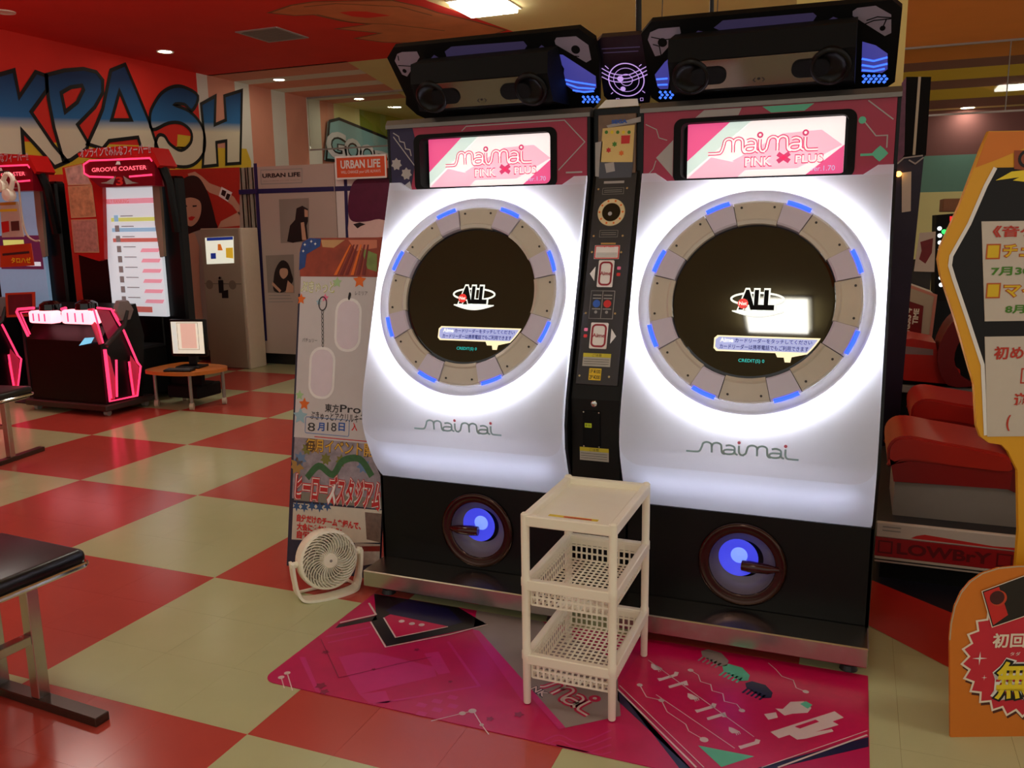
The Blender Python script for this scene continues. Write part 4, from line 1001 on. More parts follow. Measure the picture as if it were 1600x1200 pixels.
# ------------------------------------------------------------------ small white desk fan
fc = V((-.152, -.022, .152)); fn_ = V((.80, -.585, .14)).normalized()
fu = V((-fn_.y, fn_.x, 0)).normalized(); FM = fr(fc, (.59, .807, 0), V((0, 0, 1)) - fn_ * fn_.z)
FM = fr(fc, V((0, 0, 1)).cross(fn_), fn_.cross(V((0, 0, 1)).cross(fn_)))
t = thing('desk_fan', 'small round white desk fan on the floor beside the left game', 'fan', (fc.x, fc.y, 0))
obj('housing', lathe(B(), [(.112, .035), (.122, .03), (.126, .01), (.124, -.03), (.105, -.06), (.06, -.07), (.0001, -.07), (.0001, -.055), (.05, -.055), (.1, -.045), (.112, -.02), (.112, .035)], FM, 48), whitepl, t, True)
bm = B()
for k in range(34):
    a = 2 * PI * k / 34; pp = []
    for i in range(9):
        s = i / 8; r = .028 + .086 * s; aa = a + .75 * s * s
        pp.append(FM @ V((r * math.cos(aa), r * math.sin(aa), .036 + .010 * (1 - s * s))))
    tube(bm, pp, .0021, 4)
for r in (.07, .095): tube(bm, [FM @ V((r * math.cos(2 * PI * k / 36), r * math.sin(2 * PI * k / 36), .038)) for k in range(36)], .0012, 4, True)
g_ = obj('front_grille', bm, whitepl, t); g_['kind'] = 'stuff'
obj('grille_cap', lathe(B(), [(.031, .040), (.029, .050), (.012, .053), (.0001, .053)], FM, 28), whitepl, t, True)
P('cap_mark', circ(0, 0, .006, 12), FM, greyp, t, .0536)
for k in range(5):
    a = 2 * PI * k / 5; bm = B()
    q = [(.03, a), (.10, a - .25), (.104, a + .35), (.06, a + .6), (.03, a + .4)]
    f1 = [bm.verts.new(FM @ V((r * math.cos(b_), r * math.sin(b_), -.02 + .02 * math.sin(3 * (b_ - a))))) for r, b_ in q]; bm.faces.new(f1)
    bmesh.ops.solidify(bm, geom=bm.faces[:], thickness=.002)
    obj('blade', bm, mat('fan blade', (150, 142, 128), .4), t)
obj('motor', cyl(B(), FM @ V((0, 0, -.055)), FM @ V((0, 0, -.005)), .028), whitepl, t)
su = V((FM[0][0], FM[1][0], 0)).normalized(); sn = V((fn_.x, fn_.y, 0)).normalized(); base = V((fc.x, fc.y, 0))
path = [base + su * -.148 + V((0, 0, .165)), base + su * -.142 + V((0, 0, .09)), base + su * -.128 + V((0, 0, .028)), base + su * -.10 + sn * .03 + V((0, 0, .014)), base + sn * .045 + V((0, 0, .012)), base + su * .10 + sn * .03 + V((0, 0, .014)), base + su * .128 + V((0, 0, .028)), base + su * .142 + V((0, 0, .09)), base + su * .148 + V((0, 0, .165))]
bm = B(); pp = cat([tuple(p) for p in path], 5)
for i in range(len(pp) - 1): pass
prev = None
for i, p in enumerate(pp):
    a = pp[max(0, i - 1)]; c = pp[min(len(pp) - 1, i + 1)]; tg = (c - a).normalized(); wd2 = .024 if p.z > .06 else .03
    side = sn if abs(tg.z) > .5 else sn
    nrm = tg.cross(side).normalized()
    ring = [bm.verts.new(p + side * sx * wd2 + nrm * sy * .0055) for sx, sy in ((-1, -1), (1, -1), (1, 1), (-1, 1))]
    if prev:
        for k in range(4): bm.faces.new((prev[k], prev[(k + 1) % 4], ring[(k + 1) % 4], ring[k]))
    else: bm.faces.new(ring)
    prev = ring
bm.faces.new(prev[::-1])
zmin = min(v.co.z for v in bm.verts)
for v in bm.verts: v.co.z -= zmin * (1 if v.co.z < .05 else 0)
obj('stand', fixn(bm), whitepl, t, True)
bm = B(); tube(bm, [base + su * -.11 + sn * -.06 + V((0, 0, .008)), base + su * .11 + sn * -.06 + V((0, 0, .008))], .007, 8)
for s in (-1, 1): tube(bm, [base + su * (.11 * s) + sn * -.06 + V((0, 0, .008)), base + su * (.118 * s) + V((0, 0, .012))], .007, 8)
obj('rear_foot', bm, whitepl, t, True)
for s in (-1, 1): obj('pivot_knob', cyl(B(), base + su * (.124 * s) + V((0, 0, .155)), base + su * (.156 * s) + V((0, 0, .155)), .013, seg=16), whitepl, t)
# ------------------------------------------------------------------ leaning advertising board
BLc = V((-.499, .16, .0)); bv = V((0, .253, 1.463)).normalized()
BF = fr(BLc, (1, 0, 0), bv); BW, BH = .482, 1.485
t = thing('poster_board', 'tall printed poster board leaning beside the left game behind the fan', 'poster board', (-.26, .28, 0))
lowart = mat('poster speckle', (150, 140, 150), .4, var=.7, scale=28)
nv_ = mat('poster dark edge', (30, 26, 52), .4, var=.6, scale=60)
obj('board', fixn(prism(B(), rect(0, .002, BW, BH - .25), -.012, 0, BF)), nv_, t)
z6 = lambda p: uvp(BF, p, 4., 440, 360); z7 = lambda p: uvp(BF, p, 3.75, 440, 640)
cl = lambda p: [(min(BW - .001, max(.001, a)), min(BH - .001, max(.004, b))) for a, b in p]
top = cl(z6([(118, 288), (105, 180), (112, 120), (135, 70), (175, 45), (600, 38)])) + [(BW - .001, z6([(600, 38)])[0][1]), (BW - .001, z6([(118, 288)])[0][1])]
obj('top_card', fixn(prism(B(), top, -.006, .004, BF)), mat('card rust', (150, 60, 36), .4, var=.5, scale=20), t)
P('card_print', cl(z6([(110, 250), (108, 140), (135, 75), (180, 48), (250, 52), (245, 100), (160, 150), (150, 230)])), BF, mat('card night blue', (24, 66, 130), .4, var=.5, scale=40), t, .005)
P('card_print', cl(z6([(250, 60), (400, 60), (330, 110), (260, 105)])), BF, mat('card tan', (196, 150, 100), .4), t, .005)
P('card_print', cl(z6([(420, 60), (600, 60), (600, 110), (470, 130)])), BF, mat('card cream red', (206, 120, 90), .4), t, .005)
P('card_print', cl(z6([(500, 110), (600, 150), (600, 260), (540, 240)])), BF, mat('card leaf', (120, 140, 70), .4, var=.4, scale=30), t, .005)
for k in range(6): P('card_print', cl(z6([(330 + 35 * k, 280), (350 + 35 * k, 280), (440 + 22 * k, 90), (430 + 22 * k, 90)])), BF, orangep if k % 3 == 0 else mat('card dark red', (120, 30, 22), .4), t, .0056)
for c in ((150, 90), (190, 70), (140, 130), (215, 85)): P('card_print', star(*z6([c])[0], .008, 4, .35), BF, white, t, .0058)
a = z6([(118, 288)])[0]; b = z7([(75, 160)])[0]
ws = obj('white_sheet', fixn(prism(B(), rect(.012, b[1], BW, a[1]), 0, .003, BF)), mat('sheet white', (206, 202, 204), .45, var=.05, scale=14), t)
w = .0038
for c, r, m in (((490, 315), .035, orangep), ((350, 325), .026, mat('sheet pale green', (170, 206, 150), .5)), ((125, 430), .026, orangep), ((275, 422), .02, pinkp), ((235, 448), .016, mat('sheet pale blue', (150, 190, 206), .5)), ((145, 1085), .03, orangep), ((115, 1030), .024, mat('sheet pale green', (170, 206, 150))), ((120, 1160), .04, mat('sheet pale blue', (150, 190, 206)))):
    P('sheet_star', cl(star(*z6([c])[0], r, 5, .5)), BF, m, ws, w)
a, b = z6([(122, 392), (335, 318)])
text('sheet_lettering', 'ぷきゅっと', BF, (a[0], a[1], b[0], b[1]), mat('sheet lime', (196, 206, 110), .5), ws, w=w, bold=.04)
text('sheet_lettering', 'ぷきゅっと', BF, (a[0] + .004, a[1] + .004, b[0] - .004, b[1] - .004), white, ws, w=w + .0006, bold=-.0)
tagm = mat('blank acrylic tag', (222, 208, 220), .2, coat=.4); tage = mat('tag edge', (242, 240, 240), .3)
for (cx_, cy_, hw_, hh_, hx, hy, tx_, ty_, tx2, ty2, nm) in ((418, 590, 90, 165, 430, 400, 462, 405, 540, 382, 'レミリア'), (255, 890, 88, 158, 258, 500, 132, 697, 226, 676, 'パチュリー')):
    q = z6([(cx_ - hw_, cy_ + hh_), (cx_ + hw_, cy_ - hh_)]); q = (min(q[0][0], q[1][0]), q[0][1], max(q[0][0], q[1][0]), q[1][1])
    o = P('blank_tag_edge', rrect(*q, .06), BF, tage, ws, w)
    P('blank_tag', rrect(q[0] + .012, q[1] + .012, q[2] - .012, q[3] - .012, .05), BF, tagm, ws, w + .0006)
    h0 = z6([(hx, hy)])[0]
    top_ = ((q[0] + q[2]) / 2, q[3])
    n_ = 9
    for k in range(n_):
        s = (k + .5) / n_; L('printed_chain_link', [circ(h0[0] + (top_[0] - h0[0]) * s, h0[1] + (top_[1] - h0[1]) * s, .005, 8, .009)], .0025, BF, dark, ws, w + .0006, True)
    if hy > 450: L('printed_key_ring', [circ(h0[0], h0[1] + .03, .02, 20, .03)], .005, BF, dark, ws, w + .0006, True)
    a, b = z6([(tx_, ty_), (tx2, ty2)]); text('sheet_lettering', nm, BF, (a[0], a[1], b[0], b[1]), dark, ws, w=w)
a, b = z6([(272, 1135), (362, 1088)]); text('sheet_lettering', '東方', BF, (a[0], a[1], b[0], b[1]), dark, ws, w=w, bold=.02)
text('sheet_lettering', 'Project', BF, (b[0] + .006, a[1] - .006, BW - .012, b[1]), dark, ws, w=w, bold=.015)
a, b = z6([(180, 1180), (475, 1148)]); text('sheet_lettering', 'ぷきゅっとアクリルキーホルダー', BF, (a[0], a[1], BW - .01, b[1]), dark, ws, w=w, bold=.012)
a, b = z7([(140, 135), (400, 62)]); L('sheet_frame', [rrect(a[0], a[1], b[0], b[1], .008)], .003, BF, mat('sheet blue line', (90, 130, 190), .5), ws, w, True)
for s_, m, x_0, x_1, bo in (('8', dark, 155, 200, 0), ('月', bluep, 212, 255, .03), ('18', dark, 268, 325, 0), ('日', bluep, 335, 375, .03), ('入', redp, 412, 447, .04)):
    a, b = z7([(x_0, 124), (x_1, 78)]); text('sheet_lettering', s_, BF, (a[0], a[1], b[0], b[1]), m, ws, w=w, bold=bo)
a, b = z7([(195, 158), (470, 170)]); L('sheet_line', [[(a[0], a[1]), (BW - .02, a[1])]], .004, BF, redp, ws, w)
# lower art
b = z7([(75, 160)])[0]; c = z7([(70, 520)])[0]; d = z7([(45, 900)])[0]
P('lower_art', rect(.014, c[1], BW - .002, b[1]), BF, lowart, t, .0012)
P('lower_art', cl(z7([(75, 480), (75, 530), (590, 580), (590, 520)])), BF, mat('art taupe', (130, 124, 112), .4), t, .002)
P('lower_art', cl(z7([(70, 545), (590, 590), (590, 780), (430, 780), (60, 760)])), BF, mat('art pale', (206, 200, 184), .4, var=.1), t, .002)
P('lower_art', cl(z7([(490, 600), (590, 610), (590, 780), (500, 760)])), BF, mat('art crate', (110, 90, 80), .4, var=.5, scale=50), t, .0026)
P('lower_art', cl(z7([(430, 780), (590, 790), (590, 900), (440, 920)])), BF, mat('art machine', (170, 160, 150), .4, var=.4, scale=40), t, .0026)
P('lower_art', cl(z7([(470, 800), (590, 800), (580, 830), (480, 830)])), BF, mat('card dark red', (120, 30, 22)), t, .003)
for k, (x_, y_) in enumerate(((150, 230), (110, 290), (200, 210), (350, 300), (480, 330), (90, 330), (260, 290))):
    P('lower_art', cl(star(*z7([(x_, y_)])[0], .03 + .006 * (k % 3), 7, .6)), BF, (mat('art olive', (120, 120, 40), .4), mat('art sky', (100, 130, 170), .4), mat('art ochre', (170, 130, 60), .4))[k % 3], t, .0018)
L('lower_art', [cat(z7([(150, 400), (220, 330), (300, 380), (360, 300), (460, 290), (530, 390)]), 6)], .03, BF, mat('art green', (50, 100, 50), .4, var=.4, scale=50), t, .002)
for k in range(5): P('lower_art', cl(star(*z7([(90 + 45 * k, 565 + 6 * (k % 2))])[0], .025, 6, .45)), BF, mat('art splash blue', (40, 80, 130), .4), t, .0024)
a, b = z7([(140, 240), (478, 178)])
text('board_lettering', '毎月イベント開催', BF, (a[0], a[1] - .004, BW - .004, b[1] - .008), mat('art brown', (90, 60, 10), .4), t, w=.0022, bold=.05)
text('board_lettering', '毎月イベント開催', BF, (a[0] + .004, a[1], BW - .008, b[1] - .012), mat('art gold', (226, 176, 50), .4), t, w=.0028, bold=.015)
a, b = z7([(75, 500), (590, 385)])
for bo, m, w_, g in ((.11, redp, .0032, 0), (.07, white, .0038, .004), (.03, mat('art crimson', (190, 30, 30), .4), .0044, .008)):
    text('board_lettering', 'ヒーローズスタジアム', BF, (a[0] + g, a[1] - .03 + g, BW - .002 - g, a[1] + .115 - g), m, t, w=w_, bold=bo, shear=.15)
for s_, y_, x1 in (('自分だけのチームを組んで、', 655, 470), ('大会に参加しよう!', 705, 355), ('自慢のチーム', 752, 330)):
    a, b = z7([(90, y_), (x1, y_ - 30)]); text('board_lettering', s_, BF, (a[0], a[1], b[0], a[1] + .036), redp, t, w=.0034, bold=.05)
# ------------------------------------------------------------------ steel bench, front left
def bench(label, M, group):
    o = M.translation
    t = thing('bench', label, 'bench', (o.x, o.y, 0), group)
    bm = box(B(), -.21, .21, -.45, .45, .445, .50, .022, M, 3); obj('cushion', bm, mat('bench black vinyl', (12, 11, 12), .3), t, True)
    obj('seat_trim', tube(B(), [M @ V((p[0], p[1], .448)) for p in rrect(-.213, -.453, .213, .453, .03)], .009, 8, True), chrome, t, True)
    obj('seat_pan', box(B(), -.18, .18, -.42, .42, .425, .444, 0, M), blackm, t)
    for y in (.31, -.31):
        obj('foot_bar', box(B(), -.36, .38, y - .026, y + .026, 0.0, .03, .003, M), mat('foot bar brown', (70, 52, 42), .3, .5), t)
        for x in (.10, -.10):
            obj('post', box(B(), x - .02, x + .02, y - .02, y + .02, .03, .428, .002, M), steel, t)
    obj('stretcher', box(B(), -.018 + .1, .018 + .1, -.29, .29, .22, .25, .002, M), steel, t)
    return t
bench('black padded bench with steel posts at the front left edge', Matrix.Translation((-.66, -1.375, 0)) @ Matrix.Rotation(math.radians(-3), 4, 'Z'), 'black padded benches')
bench('black padded bench far left before the pink neon game', Matrix.Translation((-3.66, .88, 0)) @ Matrix.Rotation(math.radians(100), 4, 'Z'), 'black padded benches')
# ------------------------------------------------------------------ sign boards at the right
ru = V((.9278, .3731, 0))
SG = fr((2.162, -.249, 0), ru, (0, 0, 1))
t = thing('floor_sign', 'orange arched floor sign with a red zigzag seal at the right edge', 'sign', (2.32, -.18, 0))
lf = uvp(SG, [(1485, 1152), (1484, 1000), (1486, 975), (1492, 948), (1502, 926), (1516, 909), (1535, 896), (1560, 888), (1590, 885)])
cu_ = .185
out = [(p[0], max(0, p[1])) for p in lf] + [(2 * cu_ - p[0], max(0, p[1])) for p in lf[::-1]]
obj('board', fixn(prism(B(), out, -.008, 0, SG)), mat('sign orange', (214, 120, 30), .5, var=.08, scale=6), t)
L('board_edge', [out[1:-1]], .004, SG, mat('sign cut edge', (190, 170, 140), .6), t, .0008)
obj('prop', fixn(prism(B(), [(.0, .0), (.12, .0), (0, .4)], -.004, .004, fr(SG @ V((.185, 0, -.012)), (-.3731, .9278, 0), (0, 0, 1)))), whitepl, t)
sc_ = (.205, .258)
seal = [(sc_[0] + (.193 if i % 2 else .172) * math.cos(2 * PI * i / 52), sc_[1] + (.193 if i % 2 else .172) * math.sin(2 * PI * i / 52)) for i in range(52)]
P('seal_shadow', [(a + .004, b - .012) for a, b in seal], SG, mat('sign shadow brown', (80, 30, 16), .6), t, .0008)
P('seal', seal, SG, mat('seal red', (206, 36, 58), .5, var=.12, scale=5), t, .0016)
L('seal_edge', [seal], .006, SG, mat('seal cream', (240, 226, 206), .5), t, .0022, True)
cardp = uvp(SG, [(1533, 923), (1601, 898), (1619, 955), (1549, 979)])
cd = P('card', cardp, SG, mat('card black', (26, 18, 18), .4), t, .0028)
P('card_print', uvp(SG, [(1536, 925), (1560, 916), (1574, 960), (1551, 976)]), SG, redp, cd, .0034)
P('card_print', circ(*uvp(SG, [(1559, 934)])[0], .024, 20), SG, mat('card orange red', (206, 70, 40), .4), cd, .0037)
P('card_print', circ(*uvp(SG, [(1557, 933)])[0], .021, 20), SG, mat('card maroon', (70, 12, 18), .4), cd, .004)
L('card_edge', [cardp], .0025, SG, mat('seal cream', (240, 226, 206)), cd, .0044, True)
a, b = uvp(SG, [(1549, 1012), (1599, 988)])
text('sign_lettering', '初回', SG, (a[0], a[1], a[0] + .094, b[1]), mat('seal cream', (240, 226, 206)), t, w=.003, bold=.03)
a, b = uvp(SG, [(1577, 1024), (1584, 1018)]); text('sign_lettering', 'タダ', SG, (a[0], a[1], a[0] + .03, b[1]), white, t, w=.003)
a, b = uvp(SG, [(1552, 1092), (1610, 1032)])
for bo, m, w_, g in ((.12, white, .003, .012), (.08, blackp, .0036, .008), (.02, yellowp, .0042, 0)):
    text('sign_lettering', '無料', SG, (a[0] - g, a[1] - g, a[0] + .21 + g, b[1] + g), m, t, w=w_, bold=bo)
for c, r in (((1530, 1028), .022), ((1537, 1058), .009)): P('sparkle', star(*uvp(SG, [c])[0], r, 4, .16), SG, white, t, .003)
SU = fr((2.25, -.1, 0), ru, (0, 0, 1))
t = thing('standing_sign', 'tall yellow edged black sign with pasted paper notices at the right edge', 'sign', (2.45, 0, 0))
q = uvp(SU, [(1545, 205), (1532, 235), (1500, 320), (1470, 385), (1466, 405), (1470, 430), (1490, 490), (1522, 600), (1526, 665), (1532, 682), (1545, 692), (1565, 695), (1575, 705), (1590, 735)])
right_ = .62
out = q + [(q[-1][0] + .02, .6), (q[-1][0] + .03, .02), (right_, .02), (right_, q[0][1])]
obj('board', fixn(prism(B(), out, -.012, 0, SU)), mat('sign yellow', (226, 164, 26), .45, var=.06, scale=5), t)
inn = uvp(SU, [(1555, 262), (1540, 290), (1514, 350), (1486, 400), (1484, 415), (1490, 435), (1512, 500), (1535, 570), (1540, 680)]) 
P('black_field', inn + [(right_ - .03, inn[-1][1]), (right_ - .03, inn[0][1])], SU, mat('sign black', (18, 15, 14), .4, var=.15, spec=.3), t, .0008)
L('white_border', [inn], .011, SU, white, t, .0014)
P('orange_top', uvp(SU, [(1545, 206), (1534, 234), (1524, 262), (1556, 250), (1600, 232)]) + [(right_, uvp(SU, [(1600, 232)])[0][1]), (right_, q[0][1] - .002)], SU, mat('sign orange', (214, 120, 30)), t, .0008)
P('yellow_flash', uvp(SU, [(1555, 282), (1580, 268), (1600, 266), (1600, 284), (1582, 282), (1592, 277)]), SU, yellowp, t, .002)
P('brown_tile', uvp(SU, [(1584, 235), (1600, 235), (1600, 266), (1584, 264)]), SU, mat('sign brick', (150, 70, 30), .5), t, .0014)
L('ring_mark', [circ(*uvp(SU, [(1604, 248)])[0], .02, 20)], .008, SU, blackp, t, .002, True)
for a, b, c, d in ((1533, 346, 1538, 502), (1538, 526, 1542, 682)):
    p4 = uvp(SU, [(a, b), (c, d)])
    obj('paper_notice', fixn(prism(B(), [(p4[0][0], p4[0][1]), (p4[1][0], p4[1][1]), (right_ - .05, p4[1][1]), (right_ - .05, p4[0][1])], .001, .0025, SU)), mat('notice paper', (206, 196, 182), .5, var=.04), t)
def st_(s_, p, m, bo, wf, edge=None):
    a, b = uvp(SU, p)
    if edge: text('notice_lettering', s_, SU, (a[0] - .003, a[1] - .003, a[0] + wf + .003, b[1] + .003), edge, t, w=.0032, bold=bo + .05)
    text('notice_lettering', s_, SU, (a[0], a[1], a[0] + wf, b[1]), m, t, w=.0038, bold=bo)
rn_ = mat('notice red', (190, 50, 30), .5); gn_ = mat('notice green', (70, 130, 20), .5); yn_ = mat('notice yellow', (226, 190, 20), .5); on_ = mat('notice orange', (190, 90, 20), .5)
st_('《音ゲー》', [(1549, 371), (1600, 352)], rn_, .03, .2)
for yy in (382, 443):
    a, b = uvp(SU, [(1540, yy + 22), (1562, yy)]); L('notice_square', [rect(a[0], a[1], b[0], b[1])], .004, SU, on_, t, .0034, True); P('notice_square', rect(a[0], a[1], b[0], b[1]), SU, yn_, t, .003)
st_('チュウニズム', [(1566, 402), (1600, 380)], yn_, .02, .26, on_)
st_('7月30日まで', [(1547, 431), (1600, 416)], gn_, .03, .24)
st_('マイマイ', [(1567, 464), (1600, 443)], yn_, .02, .2, on_)
st_('8月15日まで', [(1569, 490), (1600, 476)], gn_, .03, .22)
st_('初めての方は', [(1551, 562), (1600, 540)], rn_, .03, .26)
a, b = uvp(SU, [(1594, 598), (1600, 576)]); L('notice_lettering', [[(a[0] + .012, b[1]), (a[0], b[1]), (a[0], a[1]), (a[0] + .012, a[1])]], .004, SU, rn_, t, .0034)
st_('遊べます', [(1582, 635), (1600, 613)], rn_, .03, .17)
st_('(', [(1570, 673), (1579, 648)], rn_, .03, .012)
# ------------------------------------------------------------------ neon rhythm games at the far left
neon = mat('pink neon', (255, 70, 110), .4, es=1.7, ergb=(255, 50, 96))
neond = mat('pink lit panel', (205, 60, 90), .4, es=.22, ergb=(220, 44, 84))
neonw = mat('pink white pad', (255, 200, 205), .4, es=2.4, ergb=(255, 150, 160))
redl = mat('red lit fascia', (90, 8, 18), .3, es=.06, ergb=(200, 10, 40))
gcw = mat('list screen white', (226, 232, 238), .3, es=.52, ergb=(222, 232, 240))
gcp = mat('list pink', (235, 160, 176), .3, es=.5, ergb=(236, 158, 176))
gcr = mat('list red', (206, 110, 100), .3, es=.4, ergb=(210, 112, 104))
gcy = mat('list yellow', (214, 220, 120), .3, es=.5, ergb=(214, 220, 120))
gcb = mat('list blue', (150, 190, 220), .3, es=.5, ergb=(150, 190, 222))
gcg = mat('list grey', (140, 130, 130), .3, es=.35, ergb=(140, 130, 130))
t = thing('neon_game', 'red and black rhythm game with list screen and pink neon console', 'arcade game', (-4.3, 2.9, 0), 'neon rhythm games')
GS = FY(3.1)
obj('tower', box(B(), -4.98, -4.0, 3.142, 3.5, .02, 1.98, .02), black, t)
obj('tower_post', box(B(), -4.02, -3.72, 3.142, 3.26, .02, 1.98, .02), black, t)
a, b = uvp(GS, [(157, 293), (265, 495)])
b = (b[0] - .03, b[1])
scn = obj('list_screen', box(B(), a[0], b[0], 3.1, 3.138, b[1], a[1], .002), gcw, t)
U = lambda s: a[0] + (b[0] - a[0]) * s
W_ = lambda s: a[1] + (b[1] - a[1]) * s
P('screen_band', rect(U(0), W_(.13), U(1), W_(.09)), GS, gcp, scn, .002)
text('screen_lettering', 'DAILY RANKING', GS, (U(.03), W_(.125), U(.5), W_(.095)), gcr, scn, w=.003)
for k in range(9):
    y0, y1 = .215 + .079 * k, .265 + .079 * k
    m = (gcy, gcb, gcr)[k] if k < 3 else gcp
    P('screen_row', [(U(.62 if k > 2 else .14), W_(y1)), (U(.95), W_(y1)), (U(.985), W_(y0 + .02)), (U(.66 if k > 2 else .14), W_(y0 + .02))], GS, m, scn, .002)
    P('screen_icon', rect(U(.2), W_(y1), U(.28), W_(y0)), GS, gcg if k != 0 else gcb, scn, .0028)
    L('screen_row', [[(U(.32), W_(y0 + .008)), (U(.55), W_(y0 + .008))]], .008, GS, gcg, scn, .002)
P('screen_band', rect(U(.3), W_(.97), U(.75), W_(.925)), GS, gcr, scn, .002)
obj('screen_frame', fixn(prism(B(), uvp(GS, [(240, 262), (250, 258), (256, 330), (260, 400), (254, 402), (246, 350)]), .0, .03, GS)), mat('beige trim', (150, 134, 118), .5), t)
V1 = FY(2.92)
obj('visor', fixn(prism(B(), uvp(V1, [(124, 246), (121, 240), (136, 233), (190, 228), (236, 230), (250, 258), (246, 262), (238, 248)]), -.2, .0, V1)), red, t)
a1, b1 = uvp(V1, [(126, 245), (236, 236)])
text('visor_lettering', 'オンラインでみんなフィーバー!!', V1, (a1[0], a1[1] - .01, b1[0], a1[1] + .075), mat('visor grey', (190, 160, 166), .5), t, w=.004, bold=.02)
fas = obj('fascia', fixn(prism(B(), uvp(V1, [(130, 252), (240, 246), (241, 290), (156, 293), (138, 278), (130, 272)]), -.18, -.01, V1)), redl, t)
L('neon_tube', [uvp(V1, [(178, 277), (140, 276), (132, 271), (131, 257), (140, 251), (234, 247), (238, 252)]), uvp(V1, [(202, 276), (238, 273)])], .015, V1, neon, fas, .002)
a1, b1 = uvp(V1, [(144, 269), (229, 258)])
text('fascia_lettering', 'GROOVE COASTER', V1, (a1[0], a1[1], b1[0], b1[1]), mat('neon letters', (255, 120, 130), .4, es=1.3, ergb=(255, 90, 110)), fas, w=.002, bold=.015)
P('fascia_mark', uvp(V1, [(181, 257), (183, 252), (187, 252), (189, 257)]), V1, white, fas, .002)
a1, b1 = uvp(V1, [(182, 290), (192, 276)])
text('fascia_lettering', '3', V1, (a1[0], a1[1], b1[0], b1[1]), redp, fas, w=.003, bold=.03)
for s in (1, -1):
    Pm('fascia_mark', [uvp(V1, [(187 + s * 6, 275), (187 + s * 20, 284), (187 + s * 30, 286), (187 + s * 10, 288)])], V1, greyp, fas, .002)
V2 = FY(3.02)
sp_ = obj('side_banner', fixn(prism(B(), uvp(V2, [(97, 262), (130, 255), (136, 272), (160, 292), (163, 405), (155, 408), (116, 396)]), -.04, 0, V2)), red, t)
pic = [mat('banner picture one', (190, 150, 140), .4, var=.8, scale=16), mat('banner picture two', (196, 136, 100), .4, var=.7, scale=22), mat('banner picture three', (186, 130, 120), .4, var=.6, scale=26)]
for q, m in (([(102, 263), (128, 257), (143, 288), (107, 289)], pic[0]), ([(107, 292), (144, 290), (150, 338), (112, 340)], pic[1]), ([(112, 344), (151, 343), (155, 394), (117, 394)], pic[2])):
    o = P('banner_picture', uvp(V2, q), V2, m, sp_, .002); L('picture_edge', [uvp(V2, q)], .008, V2, mat('banner edge', (200, 160, 120), .5), o, .003, True)
obj('arm', tube(B(), [V((-3.85, 3.0, 2.1)), V((-3.72, 3.0, 2.04)), V((-3.69, 3.02, 1.92)), V((-3.72, 3.1, 1.5))], .04, 8), black, t, True)
# console
CF = FY(2.29); CX = FX(-3.87)
pfc = [(2.31, .10), (2.31, .62), (2.40, .74), (2.34, .84), (2.36, .87), (2.72, .90), (2.78, .62), (2.70, .10)]
con = obj('console', fixn(prism(B(), [(y, z) for y, z in pfc], 0, .84, fr((-4.72, 0, 0), (0, 1, 0), (0, 0, 1)))), black, t)
obj('console_base', box(B(), -4.78, -3.84, 2.27, 2.80, .045, .10, .01), mat('base brown', (52, 40, 36), .4), t)
for x in (-4.7, -3.9):
    for y in (2.33, 2.74): obj('caster', cyl(B(), (x - .02, y, .025), (x + .02, y, .025), .025, seg=14), greyp, t)
obj('link_frame', box(B(), -4.6, -4.0, 2.78, 3.16, .05, .5, .02), blackm, t)
def ntube(nm, pl, m=neon, M=CF, r=.012):
    bm = B()
    tube(bm, [M @ V((p[0], p[1], .012)) for p in uvp(M, pl)], r, 6); obj(nm, bm, m, con)
ntube('neon_tube', [(55, 481), (30, 483), (28, 487), (46, 525)])
ntube('neon_tube', [(58, 486), (34, 488), (49, 522)], r=.006)
ntube('neon_tube', [(98, 483), (105, 481)])
ntube('neon_tube', [(143, 482), (146, 500), (160, 537)], r=.02, m=neond)
ntube('neon_tube', [(148, 482), (163, 536)], r=.007)
for pl in ([(150, 481), (172, 483), (181, 500), (192, 517), (213, 566), (218, 572), (213, 618), (170, 627), (161, 546)], [(176, 484), (183, 500)], [(163, 546), (172, 622)], [(200, 565), (207, 617)], [(180, 562), (181, 620)]):
    ntube('neon_tube', pl, M=CX, r=.009)
Pm('lit_panel', [uvp(CX, [(163, 548), (171, 558), (179, 590), (179, 623), (171, 625)])], CX, neond, con, .006)
Pm('lit_panel', [uvp(CX, [(203, 555), (216, 573), (212, 617), (206, 618), (200, 580)])], CX, neond, con, .006)
Pm('lit_panel', [uvp(CX, [(150, 483), (170, 486), (188, 520), (178, 528), (168, 530)])], CX, mat('clear pink cover', (150, 44, 66), .3, es=.16, ergb=(200, 50, 90)), con, .004)
for c0, c1 in (((53, 504), (86, 486)), ((104, 505), (148, 485))):
    q = uvp(CF, [c0, c1]); bm = B()
    box(bm, q[0][0], q[1][0], 2.24, 2.36, q[0][1], q[1][1], .02, None, 2)
    pad = obj('booster_pad', bm, neonw, con, True)
    for k in range(1, 4):
        x = q[0][0] + (q[1][0] - q[0][0]) * k / 4; obj('pad_rib', box(B(), x - .006, x + .006, 2.236, 2.24, q[0][1] + .02, q[1][1] - .02), neon, pad)
    cx_ = (q[0][0] + q[1][0]) / 2
    obj('booster_knob', lathe(B(), [(.09, .0), (.085, .05), (.05, .075), (.0001, .08)], Matrix.Translation((cx_, 2.36, q[1][1])), 20), blackg, con, True)
P('card_light', uvp(CF, [(124, 540), (133, 528), (148, 527), (143, 536)]), CF, mat('card light', (120, 200, 230), .4, es=.9, ergb=(120, 200, 235)), con, .004)
obj('grey_hub', lathe(B(), [(.10, 0), (.09, .04), (.0001, .05)], fr(CX @ V((*uvp(CX, [(190, 485)])[0], .0)), (0, 1, 0), (0, 0, 1)), 6), mat('hub grey', (130, 116, 116), .5), con)
